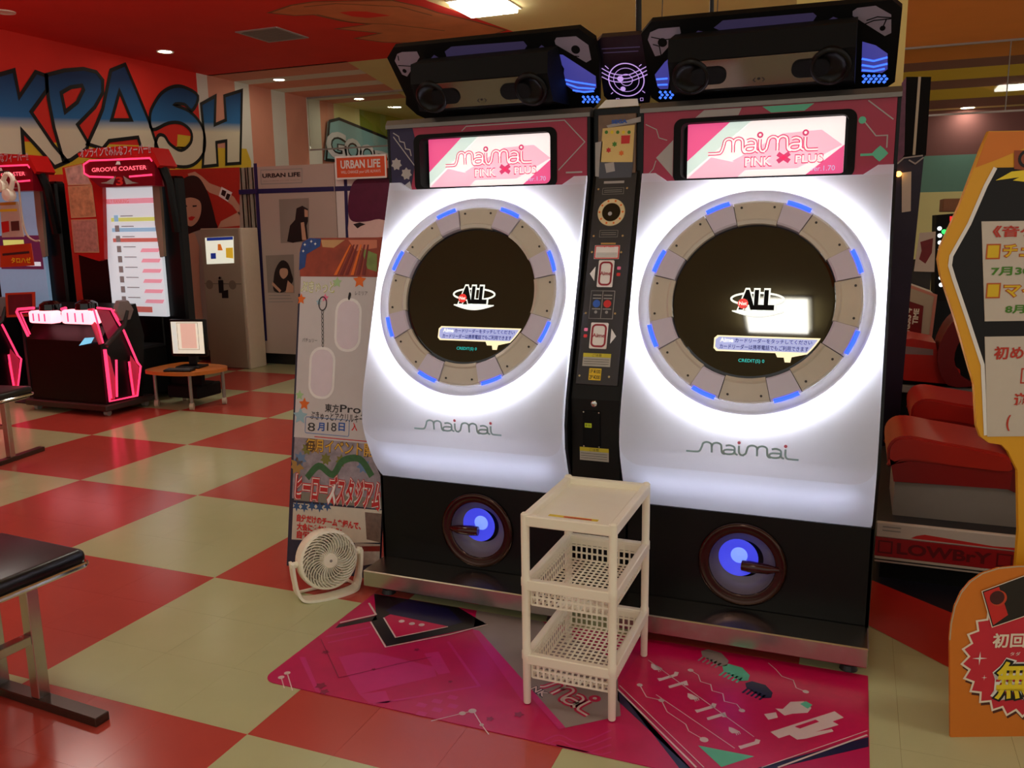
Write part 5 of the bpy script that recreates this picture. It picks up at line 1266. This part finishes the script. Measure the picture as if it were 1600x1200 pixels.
bm = B(); tube(bm, [CX @ V((*uvp(CX, [p])[0], .04)) for p in ((160, 540), (188, 508), (192, 485))], .02, 8); obj('hose', bm, dark, con, True)
t2 = copy_tree(t); t2.location.x -= 1.44
for ch in t2.children:
    if ch.name.startswith('list_screen'):
        for g in list(ch.children): bpy.data.objects.remove(g)
        ch.data = ch.data.copy(); ch.data.materials[0] = mat('idle screen blue', (150, 180, 206), .3, es=.3, ergb=(130, 166, 200)); ch.name = 'idle_screen'
        zs_ = b[1] + .5 * (a[1] - b[1]); off_ = 1.44
        for q_, m_ in ((rect(a[0] + .05, zs_ - .16, b[0] - .02, zs_ + .16), mat('idle plum', (110, 50, 90), .3, es=.15, ergb=(120, 50, 96))), (rect(a[0] + .12, zs_ + .06, a[0] + .4, zs_ + .12), gcy), (rect(a[0] + .08, zs_ - .13, b[0] - .05, zs_ - .09), gcw)):
            o_ = P('screen_picture', q_, GS, m_, t, .003 if m_ is not gcy and m_ is not gcw else .006); o_.parent = ch
t2['label'] = 'second neon rhythm game cut off by the left edge, notices hung before it'
# papers in front of the second game
def hang(name, pl, y, m, label, cat_, extra=None):
    M = FY(y); q = uvp(M, pl); cx_ = sum(p[0] for p in q) / len(q); z0 = min(p[1] for p in q)
    tt = thing(name, label, cat_, (cx_, y, z0))
    obj('sheet', fixn(prism(B(), q, -.008, 0, M)), m, tt)
    if extra: extra(tt, M)
    return tt
def ex1(tt, M):
    for q, m in (([(0, 317), (25, 315), (25, 320), (0, 321)], mat('notice ochre', (190, 140, 40), .5)), ([(0, 327), (27, 326), (27, 330), (0, 331)], yellowp), ([(2, 347), (14, 345), (15, 362), (4, 364)], redp), ([(17, 346), (30, 345), (31, 360), (18, 361)], mat('notice brown', (80, 50, 46), .5))): P('notice_print', uvp(M, q), M, m, tt, .002)
hang('paper_notice', [(0, 316), (28, 315), (37, 370), (3, 371)], 2.5, mat('notice paper', (206, 196, 182)), 'white paper notice with red pictures hung before the left neon game', 'notice', ex1)
def ex2(tt, M):
    a1, b1 = uvp(M, [(18, 411), (48, 402)]); text('notice_lettering', 'タロハゼ', M, (a1[0], a1[1], b1[0], b1[1]), yellowp, tt, w=.002, bold=.03)
    L('notice_line', [uvp(M, [(4, 398), (46, 394)])], .02, M, dark, tt, .002)
hang('orange_notice', [(0, 384), (48, 380), (53, 415), (0, 418)], 2.52, mat('notice flame', (196, 66, 26), .5), 'orange notice card with yellow lettering below the white paper notice', 'notice', ex2)
def ex3(tt, M):
    P('notice_print', uvp(M, [(12, 461), (50, 459), (51, 490), (14, 492)]), M, mat('notice dark red', (90, 16, 20), .5, var=.5, scale=12), tt, .002)
    q_ = uvp(M, [(10, 495), (54, 494)]); xm = (q_[0][0] + q_[1][0]) / 2
    obj('stand_post', box(B(), xm - .015, xm + .015, M.translation.y + .01, M.translation.y + .03, .0, q_[0][1] + .1), dark, tt)
    obj('stand_foot', box(B(), xm - .1, xm + .1, M.translation.y - .08, M.translation.y + .1, .0, .012), dark, tt)
hang('stand_notice', [(8, 458), (54, 456), (55, 494), (10, 496)], 2.55, mat('notice flame', (196, 66, 26)), 'small red picture notice on a stand between the two neon games', 'notice', ex3)
# headphone on its cord
hp = thing('headphones', 'white headphones hung with a pale cord at the left edge', 'headphones', uvp(FY(2.45), [(8, 300)])[0] and (FY(2.45) @ V((*uvp(FY(2.45), [(8, 300)])[0], 0))))
M = FY(2.45); hq = uvp(M, [(2, 290), (10, 272), (20, 280), (14, 305)])
obj('band', tube(B(), [M @ V((p[0], p[1], 0)) for p in cat(hq, 5)], .02, 8), whitepl, hp, True)
for p in (hq[0], hq[-1]): obj('ear_cup', lathe(B(), [(.05, -.03), (.055, 0), (.05, .03), (.0001, .035)], M @ Matrix.Translation((p[0], p[1], 0)), 18), whitepl, hp, True)
cq = cat(uvp(M, [(14, 276), (26, 286), (29, 305), (33, 340), (40, 366), (52, 376), (60, 376)]), 5)
obj('cord', tube(B(), [M @ V((p[0], p[1], -.01)) for p in cq], .008, 6), mat('cord cream', (200, 180, 160), .5), hp, True)
obj('hanger_bar', tube(B(), [M @ V((hq[1][0] - .4, hq[1][1] + .01, .0)), M @ V((hq[1][0] + .03, hq[1][1] + .02, 0))], .01, 6), dark, hp)
# ------------------------------------------------------------------ low table with monitor
ZT = .34
t = thing('low_table', 'low orange wood table on casters beside the neon game', 'table', (-3.55, 2.98, 0))
tp_ = cat([(-3.81, 2.72), (-3.70, 2.62), (-3.45, 2.61), (-3.27, 2.68), (-3.18, 2.88), (-3.24, 3.05), (-3.5, 3.11), (-3.79, 3.09)], 4, True)
obj('top', fixn(prism(B(), tp_, -.03, 0, FZ(ZT))), wood, t)
for x, y in ((-3.77, 2.745), (-3.37, 2.73), (-3.27, 3.02), (-3.74, 3.05)):
    lg_ = obj('leg', cyl(B(), (x, y, .05), (x, y, ZT - .03), .015, seg=12), mat('leg grey', (150, 144, 136), .35, .6), t)
    obj('caster', cyl(B(), (x - .014, y - .008, .032), (x + .014, y + .008, .032), .032, seg=16), mat('caster beige', (190, 176, 156), .5), lg_)
obj('under_box', box(B(), -3.7, -3.36, 2.8, 3.1, .08, .19, .01), blackm, t)
obj('shelf_bracket', box(B(), -3.7, -3.36, 2.86, 2.9, .19, ZT - .03), blackm, t)
M = fr((-3.475, 2.86, ZT), V((1, .25, 0)), (0, 0, 1))
t = thing('monitor', 'small black monitor with a pale screen standing on the low wood table', 'monitor', (-3.475, 2.86, ZT))
obj('bezel', box(B(), -.165, .165, .10, .42, -.05, 0, .012, M, 2), black, t, True)
sn_ = P('screen', rect(-.145, .125, .145, .40), M, mat('monitor white', (232, 226, 206), .3, es=.62, ergb=(234, 228, 206)), t, .001)
P('screen_print', rect(-.06, .17, .08, .385), M, mat('monitor peach', (230, 186, 170), .3, es=.55, ergb=(232, 190, 172)), sn_, .002)
L('screen_print', [rect(-.09, .16, .1, .39)], .004, M, gcg, sn_, .002, True)
L('screen_print', [[(-.13 + .012 * k, .13), (-.13 + .012 * k, .395)] for k in range(3)], .003, M, gcb, sn_, .002)
obj('neck', box(B(), -.035, .035, .02, .16, -.07, -.045, .003, M), black, t)
obj('foot', box(B(), -.11, .11, .0, .018, -.12, .05, .004, M), black, t)
Mk = fr((-3.42, 2.70, ZT), V((1, .3, 0)), (-.3, 1, 0))
kb = thing('keyboard', 'black keyboard lying before the small monitor', 'keyboard', (-3.42, 2.70, ZT))
obj('body', box(B(), -.14, .1, -.05, .05, .0005, .018, .004, Mk), black, kb)
for r in range(3):
    obj('key_row', box(B(), -.13, .09, -.038 + .028 * r, -.016 + .028 * r, .018, .022, .001, Mk), dark, kb)
# ------------------------------------------------------------------ photo booth
YP = 4.95
bo = thing('photo_booth', 'long photo booth clad in fashion portrait curtains along the back', 'photo booth', (-4.3, 5.7, 0))
BP = FY(YP)
zt = uvp(BP, [(400, 261)])[0][1]; zbt = .14
X = lambda px, py=400: uvp(BP, [(px, py)])[0][0]
obj('cabin', box(B(), -6.35, -2.2, YP + .02, 6.6, .14, zt - .01), mat('booth taupe', (150, 138, 126), .6), bo)
obj('plinth', box(B(), -6.3, -2.25, YP + .12, 6.5, 0, .14), dark, bo)
curt = mat('curtain grey', (176, 160, 146), .5, var=.06, scale=5)
xA, xB = X(396, 262), X(522, 262)
# curtain with folds
def fold(x0, x1, amp, n, nm, m, z0=zbt, z1=None):
    z1 = z1 or zt
    bm = B(); pr = None
    for k in range(n * 6 + 1):
        x = x0 + (x1 - x0) * k / (n * 6); y = YP + .006 - amp * (.5 + .5 * math.sin(k * PI / 3))
        cur = [bm.verts.new((x, y, z0)), bm.verts.new((x, y, z1))]
        if pr: bm.faces.new((pr[0], cur[0], cur[1], pr[1]))
        pr = cur
    bmesh.ops.solidify(bm, geom=bm.faces[:], thickness=.003)
    return obj(nm, bm, m, bo, True)
fold(X(374, 262), xA, .018, 2, 'curtain_fold', mat('curtain pale', (196, 184, 166), .5))
pa = obj('portrait_panel', box(B(), -6.3, X(374, 262), YP - .004, YP + .018, zbt, zt), curt, bo)
pc = obj('white_panel', box(B(), xA, xB, YP - .004, YP + .018, zbt, zt), mat('panel pale', (190, 172, 160), .5, var=.04, scale=4), bo)
pd = obj('white_panel', box(B(), xB + .01, -2.2, YP - .004, YP + .018, zbt, zt), mat('panel lit tone', (226, 218, 212), .5, var=.03), bo)  # paler base colour stands in for the stronger light on this panel
BQ = FY(YP - .004); z5_ = lambda p: uvp(BQ, p, 4.4444, 260, 240)
wq = .002
rbg = mat('portrait red', (186, 44, 30), .5, var=.1)
P('portrait_background', z5_([(-60, 115), (100, 110), (510, 95), (510, 520), (-60, 520)]), BQ, rbg, pa, wq)
P('portrait_arm', z5_([(150, 140), (200, 125), (250, 160), (300, 205), (380, 235), (470, 300), (510, 360), (512, 430), (460, 360), (380, 300), (300, 270), (230, 200), (160, 170)]), BQ, skin, pa, wq * 2)
P('portrait_arm', z5_([(380, 470), (512, 400), (512, 500), (360, 515)]), BQ, skin, pa, wq * 2)
P('portrait_bangle', z5_([(385, 230), (460, 270), (430, 335), (365, 295)]), BQ, white, pa, wq * 3)
P('portrait_bangle', z5_([(392, 250), (420, 262), (408, 300), (382, 285)]), BQ, hair, pa, wq * 4)
P('portrait_bangle', z5_([(425, 275), (450, 285), (432, 325), (412, 312)]), BQ, hair, pa, wq * 4)
P('portrait_body', z5_([(110, 540), (200, 555), (228, 640), (232, 860), (240, 1000), (260, 1200), (150, 1200), (130, 1000), (60, 900), (60, 560)]), BQ, skin, pa, wq * 2)
P('portrait_dress', z5_([(-40, 540), (110, 545), (130, 800), (170, 1000), (190, 1250), (-40, 1250)]), BQ, mat('portrait dark', (34, 26, 26), .5), pa, wq * 3)
P('portrait_hair', cat(z5_([(160, 155), (225, 165), (275, 240), (310, 330), (345, 470), (350, 520), (230, 530), (100, 570), (90, 440), (75, 300), (100, 200)]), 4, True), BQ, hair, pa, wq * 3)
fc_ = P('portrait_face', cat(z5_([(110, 330), (170, 305), (235, 330), (245, 400), (220, 470), (175, 505), (135, 480), (100, 400)]), 4, True), BQ, skin, pa, wq * 4)
P('portrait_mouth', z5_([(155, 445), (180, 435), (205, 440), (185, 465), (165, 465)]), BQ, redp, fc_, wq * 5)
for q in ([(120, 365), (145, 358), (150, 368), (125, 375)], [(185, 360), (215, 358), (215, 368), (188, 372)]): P('portrait_eye', z5_(q), BQ, hair, fc_, wq * 5)
navyl = mat('panel navy line', (34, 28, 84), .5)
L('panel_stripe', [z5_([(617, 68), (690, 1300)])], .045, BQ, navyl, pc, wq)
L('panel_stripe', [z5_([(640, 262), (1165, 245)])], .05, BQ, navyl, pc, wq * 2)
L('panel_stripe', [z5_([(510, 268), (640, 262)])], .05, BQ, navyl, pa, .02)
a1, b1 = z5_([(668, 170), (930, 128)]); text('panel_lettering', 'URBAN LIFE', BQ, (a1[0], a1[1], b1[0], b1[1]), hair, pc, w=wq, bold=.035)
a1, b1 = z5_([(672, 195), (925, 180)]); text('panel_lettering', 'WILL CHANGE your LIFE ALWAYS', BQ, (a1[0], a1[1], b1[0], b1[1]), hair, pc, w=wq)
L('panel_frame', [z5_([(656, 115), (942, 105), (942, 202), (658, 212)])], .008, BQ, greyp, pc, wq, True)
phb = mat('photo grey', (150, 138, 128), .5, var=.15, scale=4)
o = P('photo', z5_([(782, 318), (990, 308), (992, 612), (795, 622)]), BQ, phb, pc, wq)
P('photo_figure', z5_([(905, 380), (945, 362), (985, 385), (985, 470), (975, 500), (985, 600), (900, 615), (880, 620), (840, 610), (860, 500), (895, 460)]), BQ, hair, o, wq * 2)
P('photo_figure', z5_([(960, 385), (985, 395), (985, 440), (962, 440)]), BQ, skin, o, wq * 3)
P('photo_figure', z5_([(935, 480), (958, 475), (975, 600), (945, 600)]), BQ, skin, o, wq * 3)
o = P('photo', z5_([(690, 708), (885, 700), (890, 968), (706, 966)]), BQ, phb, pc, wq)
P('photo_figure', cat(z5_([(800, 742), (845, 760), (870, 830), (880, 890), (820, 960), (750, 955), (745, 880), (760, 800)]), 3, True), BQ, hair, o, wq * 2)
P('photo_figure', cat(z5_([(795, 800), (840, 800), (845, 840), (815, 870), (790, 840)]), 3, True), BQ, skin, o, wq * 3)
P('photo_figure', z5_([(845, 880), (885, 920), (885, 965), (830, 965)]), BQ, skin, o, wq * 3)
P('photo_figure', z5_([(740, 890), (800, 950), (790, 965), (735, 910)]), BQ, skin, o, wq * 3)
L('panel_line', [z5_([(710, 985), (860, 985)]), z5_([(710, 1008), (870, 1006)]), z5_([(710, 1030), (880, 1028)])], .008, BQ, greyp, pc, wq)
L('panel_stripe', [z5_([(1240, 60), (1258, 600)])], .04, BQ, navyl, pd, wq)
L('panel_stripe', [z5_([(1170, 245), (1320, 240)])], .05, BQ, navyl, pd, wq * 1.5)
P('portrait_face', z5_([(1268, 440), (1400, 430), (1640, 440), (1640, 640), (1270, 640), (1262, 520)]), BQ, mat('portrait pale skin', (236, 206, 200), .5), pd, wq * 2)
P('portrait_hair', cat(z5_([(1300, 200), (1360, 170), (1500, 165), (1640, 200), (1640, 470), (1480, 455), (1400, 470), (1300, 472), (1266, 420), (1268, 300)]), 4, True), BQ, mat('portrait plum hair', (96, 30, 62), .4, var=.25, scale=12), pd, wq * 3)
P('portrait_eye', z5_([(1300, 490), (1345, 478), (1385, 490), (1350, 505), (1330, 520)]), BQ, hair, pd, wq * 4)
# orange name board
SO = FY(YP - .08)
so = thing('name_board', 'small orange name board with white lettering fixed to the photo booth', 'sign', (-2.7, YP - .04, 1.98))
q = uvp(SO, [(524, 241), (602, 247), (602, 281), (524, 275)]); q = rect(q[0][0], (q[2][1] + q[3][1]) / 2, q[1][0], (q[0][1] + q[1][1]) / 2)
obj('board', fixn(prism(B(), q, -.03, 0, SO)), mat('name orange', (226, 84, 30), .45), so)
L('board_edge', [q], .018, SO, white, so, .002, True)
bw_, bh_ = q[1][0] - q[0][0], q[2][1] - q[1][1]
text('board_lettering', 'URBAN LIFE', SO, (q[0][0] + .1 * bw_, q[0][1] + .45 * bh_, q[1][0] - .1 * bw_, q[2][1] - .16 * bh_), white, so, w=.003, bold=.03)
text('board_lettering', 'WILL CHANGE your LIFE ALWAYS', SO, (q[0][0] + .1 * bw_, q[0][1] + .18 * bh_, q[1][0] - .1 * bw_, q[0][1] + .36 * bh_), white, so, w=.003)
obj('bracket', box(B(), -2.8, -2.6, YP - .052, YP - .014, 2.0, 2.1), dark, so)
# ticket machine
tk = thing('ticket_machine', 'beige coin machine with a small lit screen before the booth curtain', 'coin machine', (-4.57, 4.78, 0))
beige = mat('machine beige', (158, 142, 122), .5, var=.03)
obj('body', box(B(), -4.85, -4.32, 4.65, 4.93, .0, 1.53, .01), beige, tk)
obj('side_edge', box(B(), -4.335, -4.295, 4.66, 4.93, .0, 1.53, .006), mat('machine cream edge', (214, 200, 178), .5), tk)
TF = FY(4.65); zt5 = lambda p: uvp(TF, p, 4.4444, 260, 240)
q = zt5([(270, 585), (465, 575), (470, 760), (283, 768)])
s1 = obj('screen', fixn(prism(B(), q, 0, .006, TF)), mat('ticket screen', (226, 226, 206), .3, es=.8, ergb=(226, 226, 206)), tk)
P('screen_band', zt5([(283, 585), (465, 576), (465, 598), (284, 606)]), TF, mat('ticket navy', (40, 56, 140), .3, es=.4, ergb=(40, 60, 150)), s1, .0075)
P('screen_print', zt5([(360, 628), (380, 628), (395, 672), (360, 672)]), TF, mat('ticket orange', (226, 120, 40), .3, es=.5, ergb=(226, 120, 40)), s1, .0075)
P('screen_print', zt5([(415, 655), (465, 652), (468, 728), (418, 722)]), TF, mat('ticket yellow', (226, 180, 50), .3, es=.5, ergb=(226, 180, 50)), s1, .0075)
P('screen_print', zt5([(310, 692), (346, 690), (348, 730), (312, 732)]), TF, mat('ticket navy', (40, 56, 140)), s1, .0075)
P('coin_slot', zt5([(360, 880), (395, 878), (400, 968), (366, 968)]), TF, blackp, tk, .002)
P('coin_slot', zt5([(385, 955), (430, 945), (432, 1003), (388, 1003)]), TF, blackp, tk, .003)
for c in ((300, 910), (460, 912)): P('speaker_grille', circ(*zt5([c])[0], .05, 16), TF, mat('grille taupe', (120, 104, 88), .6), tk, .002)
obj('lock', cyl(B(), TF @ V((*zt5([(378, 862)])[0], 0)), TF @ V((*zt5([(378, 862)])[0], .02)), .015, seg=12), chrome, tk)
obj('door_seam', box(B(), -4.84, -4.34, 4.6485, 4.652, .93, .935), dark, tk)
# ------------------------------------------------------------------ driving game at the right
t = thing('driving_game', 'white and red base of a driving game behind the right sign', 'arcade game', (2.6, 1.9, 0))
obj('base', box(B(), 1.99, 4.2, .93, 2.52, .0, .08), blackm, t)
obj('deck', box(B(), 1.972, 4.2, .91, 2.52, .08, .19, .004), dark, t)
obj('side_panel', box(B(), 1.965, 3.4, .9, .925, .19, .255, .004), mat('game white panel', (206, 196, 184), .4), t)
DG = FY(.9)
bd = obj('red_band', box(B(), 1.965, 3.4, .898, .915, .108, .19), mat('game red band', (160, 18, 26), .35), t)
DG2 = FY(.898)
text('band_lettering', 'LOWBrY', DG2, (2.05, .125, 2.40, .175), mat('band dark red', (100, 10, 18), .4), bd, w=.001, bold=.03)
for u in (1.98, 2.42): L('band_print', [rect(u, .125, u + .05, .175)], .006, DG2, mat('band dark red', (100, 10, 18)), bd, .001, True)
obj('lower_trim', box(B(), 1.965, 3.4, .895, .915, .082, .106, .002), mat('game trim', (190, 176, 160), .4), t)
L('trim_line', [[(1.965, .094), (3.4, .094)]], .006, FY(.895), blackp, t, .001)
P('panel_stripe', [(2.12, .213), (2.15, .222), (2.4, .205), (2.6, .212), (3.4, .245), (3.4, .23), (2.6, .197), (2.1, .2)], DG, redp, t, .0015)
for z_ in (.222, .238): L('panel_vent', [[(1.99, z_), (2.06, z_)]], .005, DG, greyp, t, .0012)
sred = mat('seat red vinyl', (196, 40, 30), .33, var=.05); sdark = mat('seat dark red', (120, 14, 18), .4)
def seat(dx, dy, dz, label):
    tt = thing('arcade_chair', label, 'chair', (2.3 + dx, 1.45 + dy, .19 + dz), 'red driving seats')
    T_ = lambda p: [(a + dx, b + dz) for a, b in p]
    M = FY(1.2 + dy)
    obj('pedestal', fixn(prism(B(), T_([(2.04, .19), (2.04, .345), (2.58, .36), (2.58, .19)]), -.45, -.02, M)), mat('seat grey steel', (150, 142, 134), .4), tt)
    pr_ = cat(T_([(2.008, .42), (2.0, .50), (2.03, .55), (2.09, .565), (2.2, .55), (2.36, .53), (2.46, .51), (2.50, .47), (2.48, .43), (2.3, .435), (2.1, .45), (2.02, .425)]), 3, True)
    bm = fixn(prism(B(), pr_, -.46, 0, M)); bmesh.ops.bevel(bm, geom=[e for e in bm.edges if abs((e.verts[0].co.y - e.verts[1].co.y)) < 1e-4], offset=.012, segments=2, affect='EDGES')
    obj('cushion', bm, sred, tt, True)
    bm = fixn(prism(B(), T_([(2.02, .425), (2.035, .35), (2.49, .36), (2.495, .44), (2.3, .44), (2.1, .452)]), -.45, -.008, M)); obj('cushion_skirt', bm, mat('seat crimson', (150, 18, 22), .35), tt)
    bm = fixn(prism(B(), cat(T_([(2.48, .36), (2.62, .37), (2.68, .6), (2.72, .9), (2.66, 1.0), (2.58, .95), (2.53, .7), (2.49, .5)]), 3, True), -.45, -.01, M)); obj('backrest', bm, sdark, tt, True)
seat(0, 0, 0, 'red driving seat nearest the white and red game base')
seat(.135, .8, .02, 'second red driving seat behind the nearest one')
M = FY(3.0)
t = thing('gun_console', 'red moulded game console with a black round opening behind the driving seats', 'arcade game', (2.35, 3.2, .0))
obj('stand', box(B(), 2.1, 2.9, 3.05, 3.4, .0, .50), blackm, t)
obj('shell', fixn(prism(B(), uvp(M, [(1398, 545), (1404, 531), (1425, 529), (1462, 536), (1466, 556), (1500, 578), (1502, 602), (1412, 594)]), -.4, 0, M)), sred, t)
obj('arch', fixn(prism(B(), cat(uvp(M, [(1464, 560), (1474, 522), (1495, 495), (1530, 475), (1570, 470), (1570, 490), (1525, 510), (1500, 530), (1490, 560), (1503, 588), (1525, 600), (1480, 600)]), 3, True), -.3, .04, M)), sdark, t)
obj('opening', fixn(prism(B(), cat(uvp(M, [(1492, 545), (1520, 512), (1560, 500), (1560, 590), (1520, 598), (1500, 585)]), 3, True), -.2, -.02, M)), blackm, t)
obj('rail', box(B(), 2.02, 2.95, 2.99, 3.04, .43, .475, .004), greyp, t)
P('shell_slot', uvp(M, [(1408, 540), (1458, 546), (1458, 555), (1410, 553)]), M, mat('shell grey', (150, 130, 130), .5), t, .001)
YQ = 3.7
M = FY(YQ)
t = thing('shooting_game', 'white framed shooting game cabinet with red side art by the right game', 'arcade game', (2.2, 4.0, 0))
q = uvp(M, [(1393, 437), (1462, 462), (1452, 540), (1400, 530), (1393, 520)])
obj('frame', fixn(prism(B(), q, -.5, 0, M)), mat('frame white', (190, 180, 166), .5), t)
P('side_art', uvp(M, [(1399, 463), (1443, 478), (1438, 536), (1404, 528), (1399, 500)]), M, mat('art dark red', (120, 16, 26), .4, var=.3, scale=15), t, .003)
aR = uvp(M, [(1416, 528)])[0]; MT = fr(M @ V((aR[0], aR[1], 0)), (-.06, 0, 1), (-1, 0, -.06))
MT = fr(M @ V((aR[0], aR[1], 0)), (.05, 0, 1), (-1, 0, .05))
text('art_lettering', 'CRISIS 4', MT, (0, -.015, .21, .03), white, t, w=.005, bold=.04)
text('art_lettering', 'TIME', MT, (.1, -.06, .21, -.025), white, t, w=.005, bold=.04)
L('frame_edge', [q], .02, M, mat('frame pink', (206, 140, 130), .4), t, .002, True)
qb = uvp(M, [(1396, 530)])[0]
obj('leg', box(B(), q[-1][0] + .05, q[2][0], YQ + .1, YQ + .4, 0, q[2][1] + .02), blackm, t)
YD = 2.62
M = FY(YD)
t = thing('tall_cabinet', 'tall slim black cabinet with cream stripe beside the yellow column', 'arcade game', (2.1, 2.3, 0))
q = uvp(M, [(1416, 120), (1455, 120), (1447, 242), (1408, 246)])
obj('upper_box', fixn(prism(B(), [(p[0], p[1]) for p in q], -.2, 0, M)), blackm, t)
L('cream_stripe', [uvp(M, [(1437, 120), (1428, 242)])], .014, M, mat('stripe cream', (200, 190, 166), .5), t, .001)
P('side_art', uvp(M, [(1409, 130), (1416, 120), (1413, 242), (1398, 262), (1398, 232)]), M, mat('purple art', (110, 60, 90), .4, var=.5, scale=30), t, .002)
obj('lower_box', fixn(prism(B(), [(2.01, 0.0), (2.11, 0.0), uvp(M, [(1426, 420)])[0], uvp(M, [(1444, 243)])[0], uvp(M, [(1400, 246)])[0]], -.2, -.01, M)), mat('cab indigo', (30, 18, 48), .4, var=.3, scale=10), t)
P('paper_strip', uvp(M, [(1409, 270), (1424, 268), (1423, 330), (1409, 332)]), M, mat('notice paper', (206, 196, 182)), t, .001)
L('chrome_bracket', [uvp(M, [(1402, 256), (1412, 247), (1442, 243)]), uvp(M, [(1420, 250), (1430, 256), (1443, 246)])], .008, M, silver, t, .004)
c = uvp(M, [(1404, 272)])[0]
obj('amber_lamp', lathe(B(), [(.012, 0), (.016, .012), (.01, .03), (.0001, .034)], M @ Matrix.Translation((c[0], c[1], .002)), 14), mat('amber lamp', (255, 190, 90), .4, es=6, ergb=(255, 180, 80)), t, True)
YE = 6.2
M = FY(YE)
t = thing('slot_machine', 'far black game with green and white led lights beside the yellow sign edge', 'arcade game', (3.0, 6.4, 0))
q = uvp(M, [(1463, 336), (1510, 332), (1512, 470), (1460, 470)])
obj('head', fixn(prism(B(), q, -.5, 0, M)), blackm, t)
obj('leg', box(B(), q[0][0] + .02, q[1][0], YE + .02, YE + .5, 0, q[2][1]), black, t)
gl_ = mat('led green', (60, 230, 110), .4, es=1.6, ergb=(50, 230, 100)); wl_ = mat('led white', (230, 240, 240), .4, es=1.8, ergb=(225, 240, 245))
P('led_field', cat(uvp(M, [(1474, 365), (1484, 352), (1500, 352), (1500, 395), (1480, 400), (1474, 385)]), 3, True), M, mat('led dim green', (30, 120, 60), .4, es=.5, ergb=(30, 150, 70)), t, .002)
for k in range(9):
    P('led', circ(*uvp(M, [(1468 + .3 * k, 357 + 11 * k)])[0], .02, 8), M, wl_, t, .004)
for k in range(6): P('led', circ(*uvp(M, [(1475 + 4 * (k % 3), 362 + 8 * k)])[0], .022, 8), M, gl_, t, .004)
P('led_digit', uvp(M, [(1484, 338), (1490, 338), (1490, 346), (1484, 346)]), M, mat('led red', (230, 40, 40), .4, es=1.2, ergb=(230, 40, 40)), t, .004)
zt_ = max(q[0][1], q[1][1])
for k, (pl, lab) in enumerate(((([(1474, 314), (1515, 313), (1515, 334), (1474, 335)]), 'brown carton stored on top of the far led game'),)):
    qq = uvp(FY(YE + .05), pl)
    o = obj('carton', box(B(), qq[0][0], qq[1][0], YE + .05, YE + .45, zt_ + .012, qq[0][1] + .02, .004), mat('carton brown', (130, 86, 56), .7)); tag(o, lab, 'box')
YFp = 5.0
M = FY(YFp)
t = thing('picture_stand', 'white picture stand with dark red print standing far right', 'poster', (2.6, 5.05, 0))
q = uvp(M, [(1437, 364), (1462, 362), (1460, 425), (1428, 424)])
obj('panel', fixn(prism(B(), q, -.03, 0, M)), mat('stand white', (206, 196, 186), .5), t)
P('print', uvp(M, [(1438, 378), (1458, 372), (1456, 395), (1446, 412), (1436, 405), (1440, 392)]), M, mat('art dark red', (120, 16, 26)), t, .002)
obj('stand_leg', box(B(), q[2][0] - .22, q[2][0] - .02, YFp + .04, YFp + .09, 0, q[2][1] + .1), dark, t)
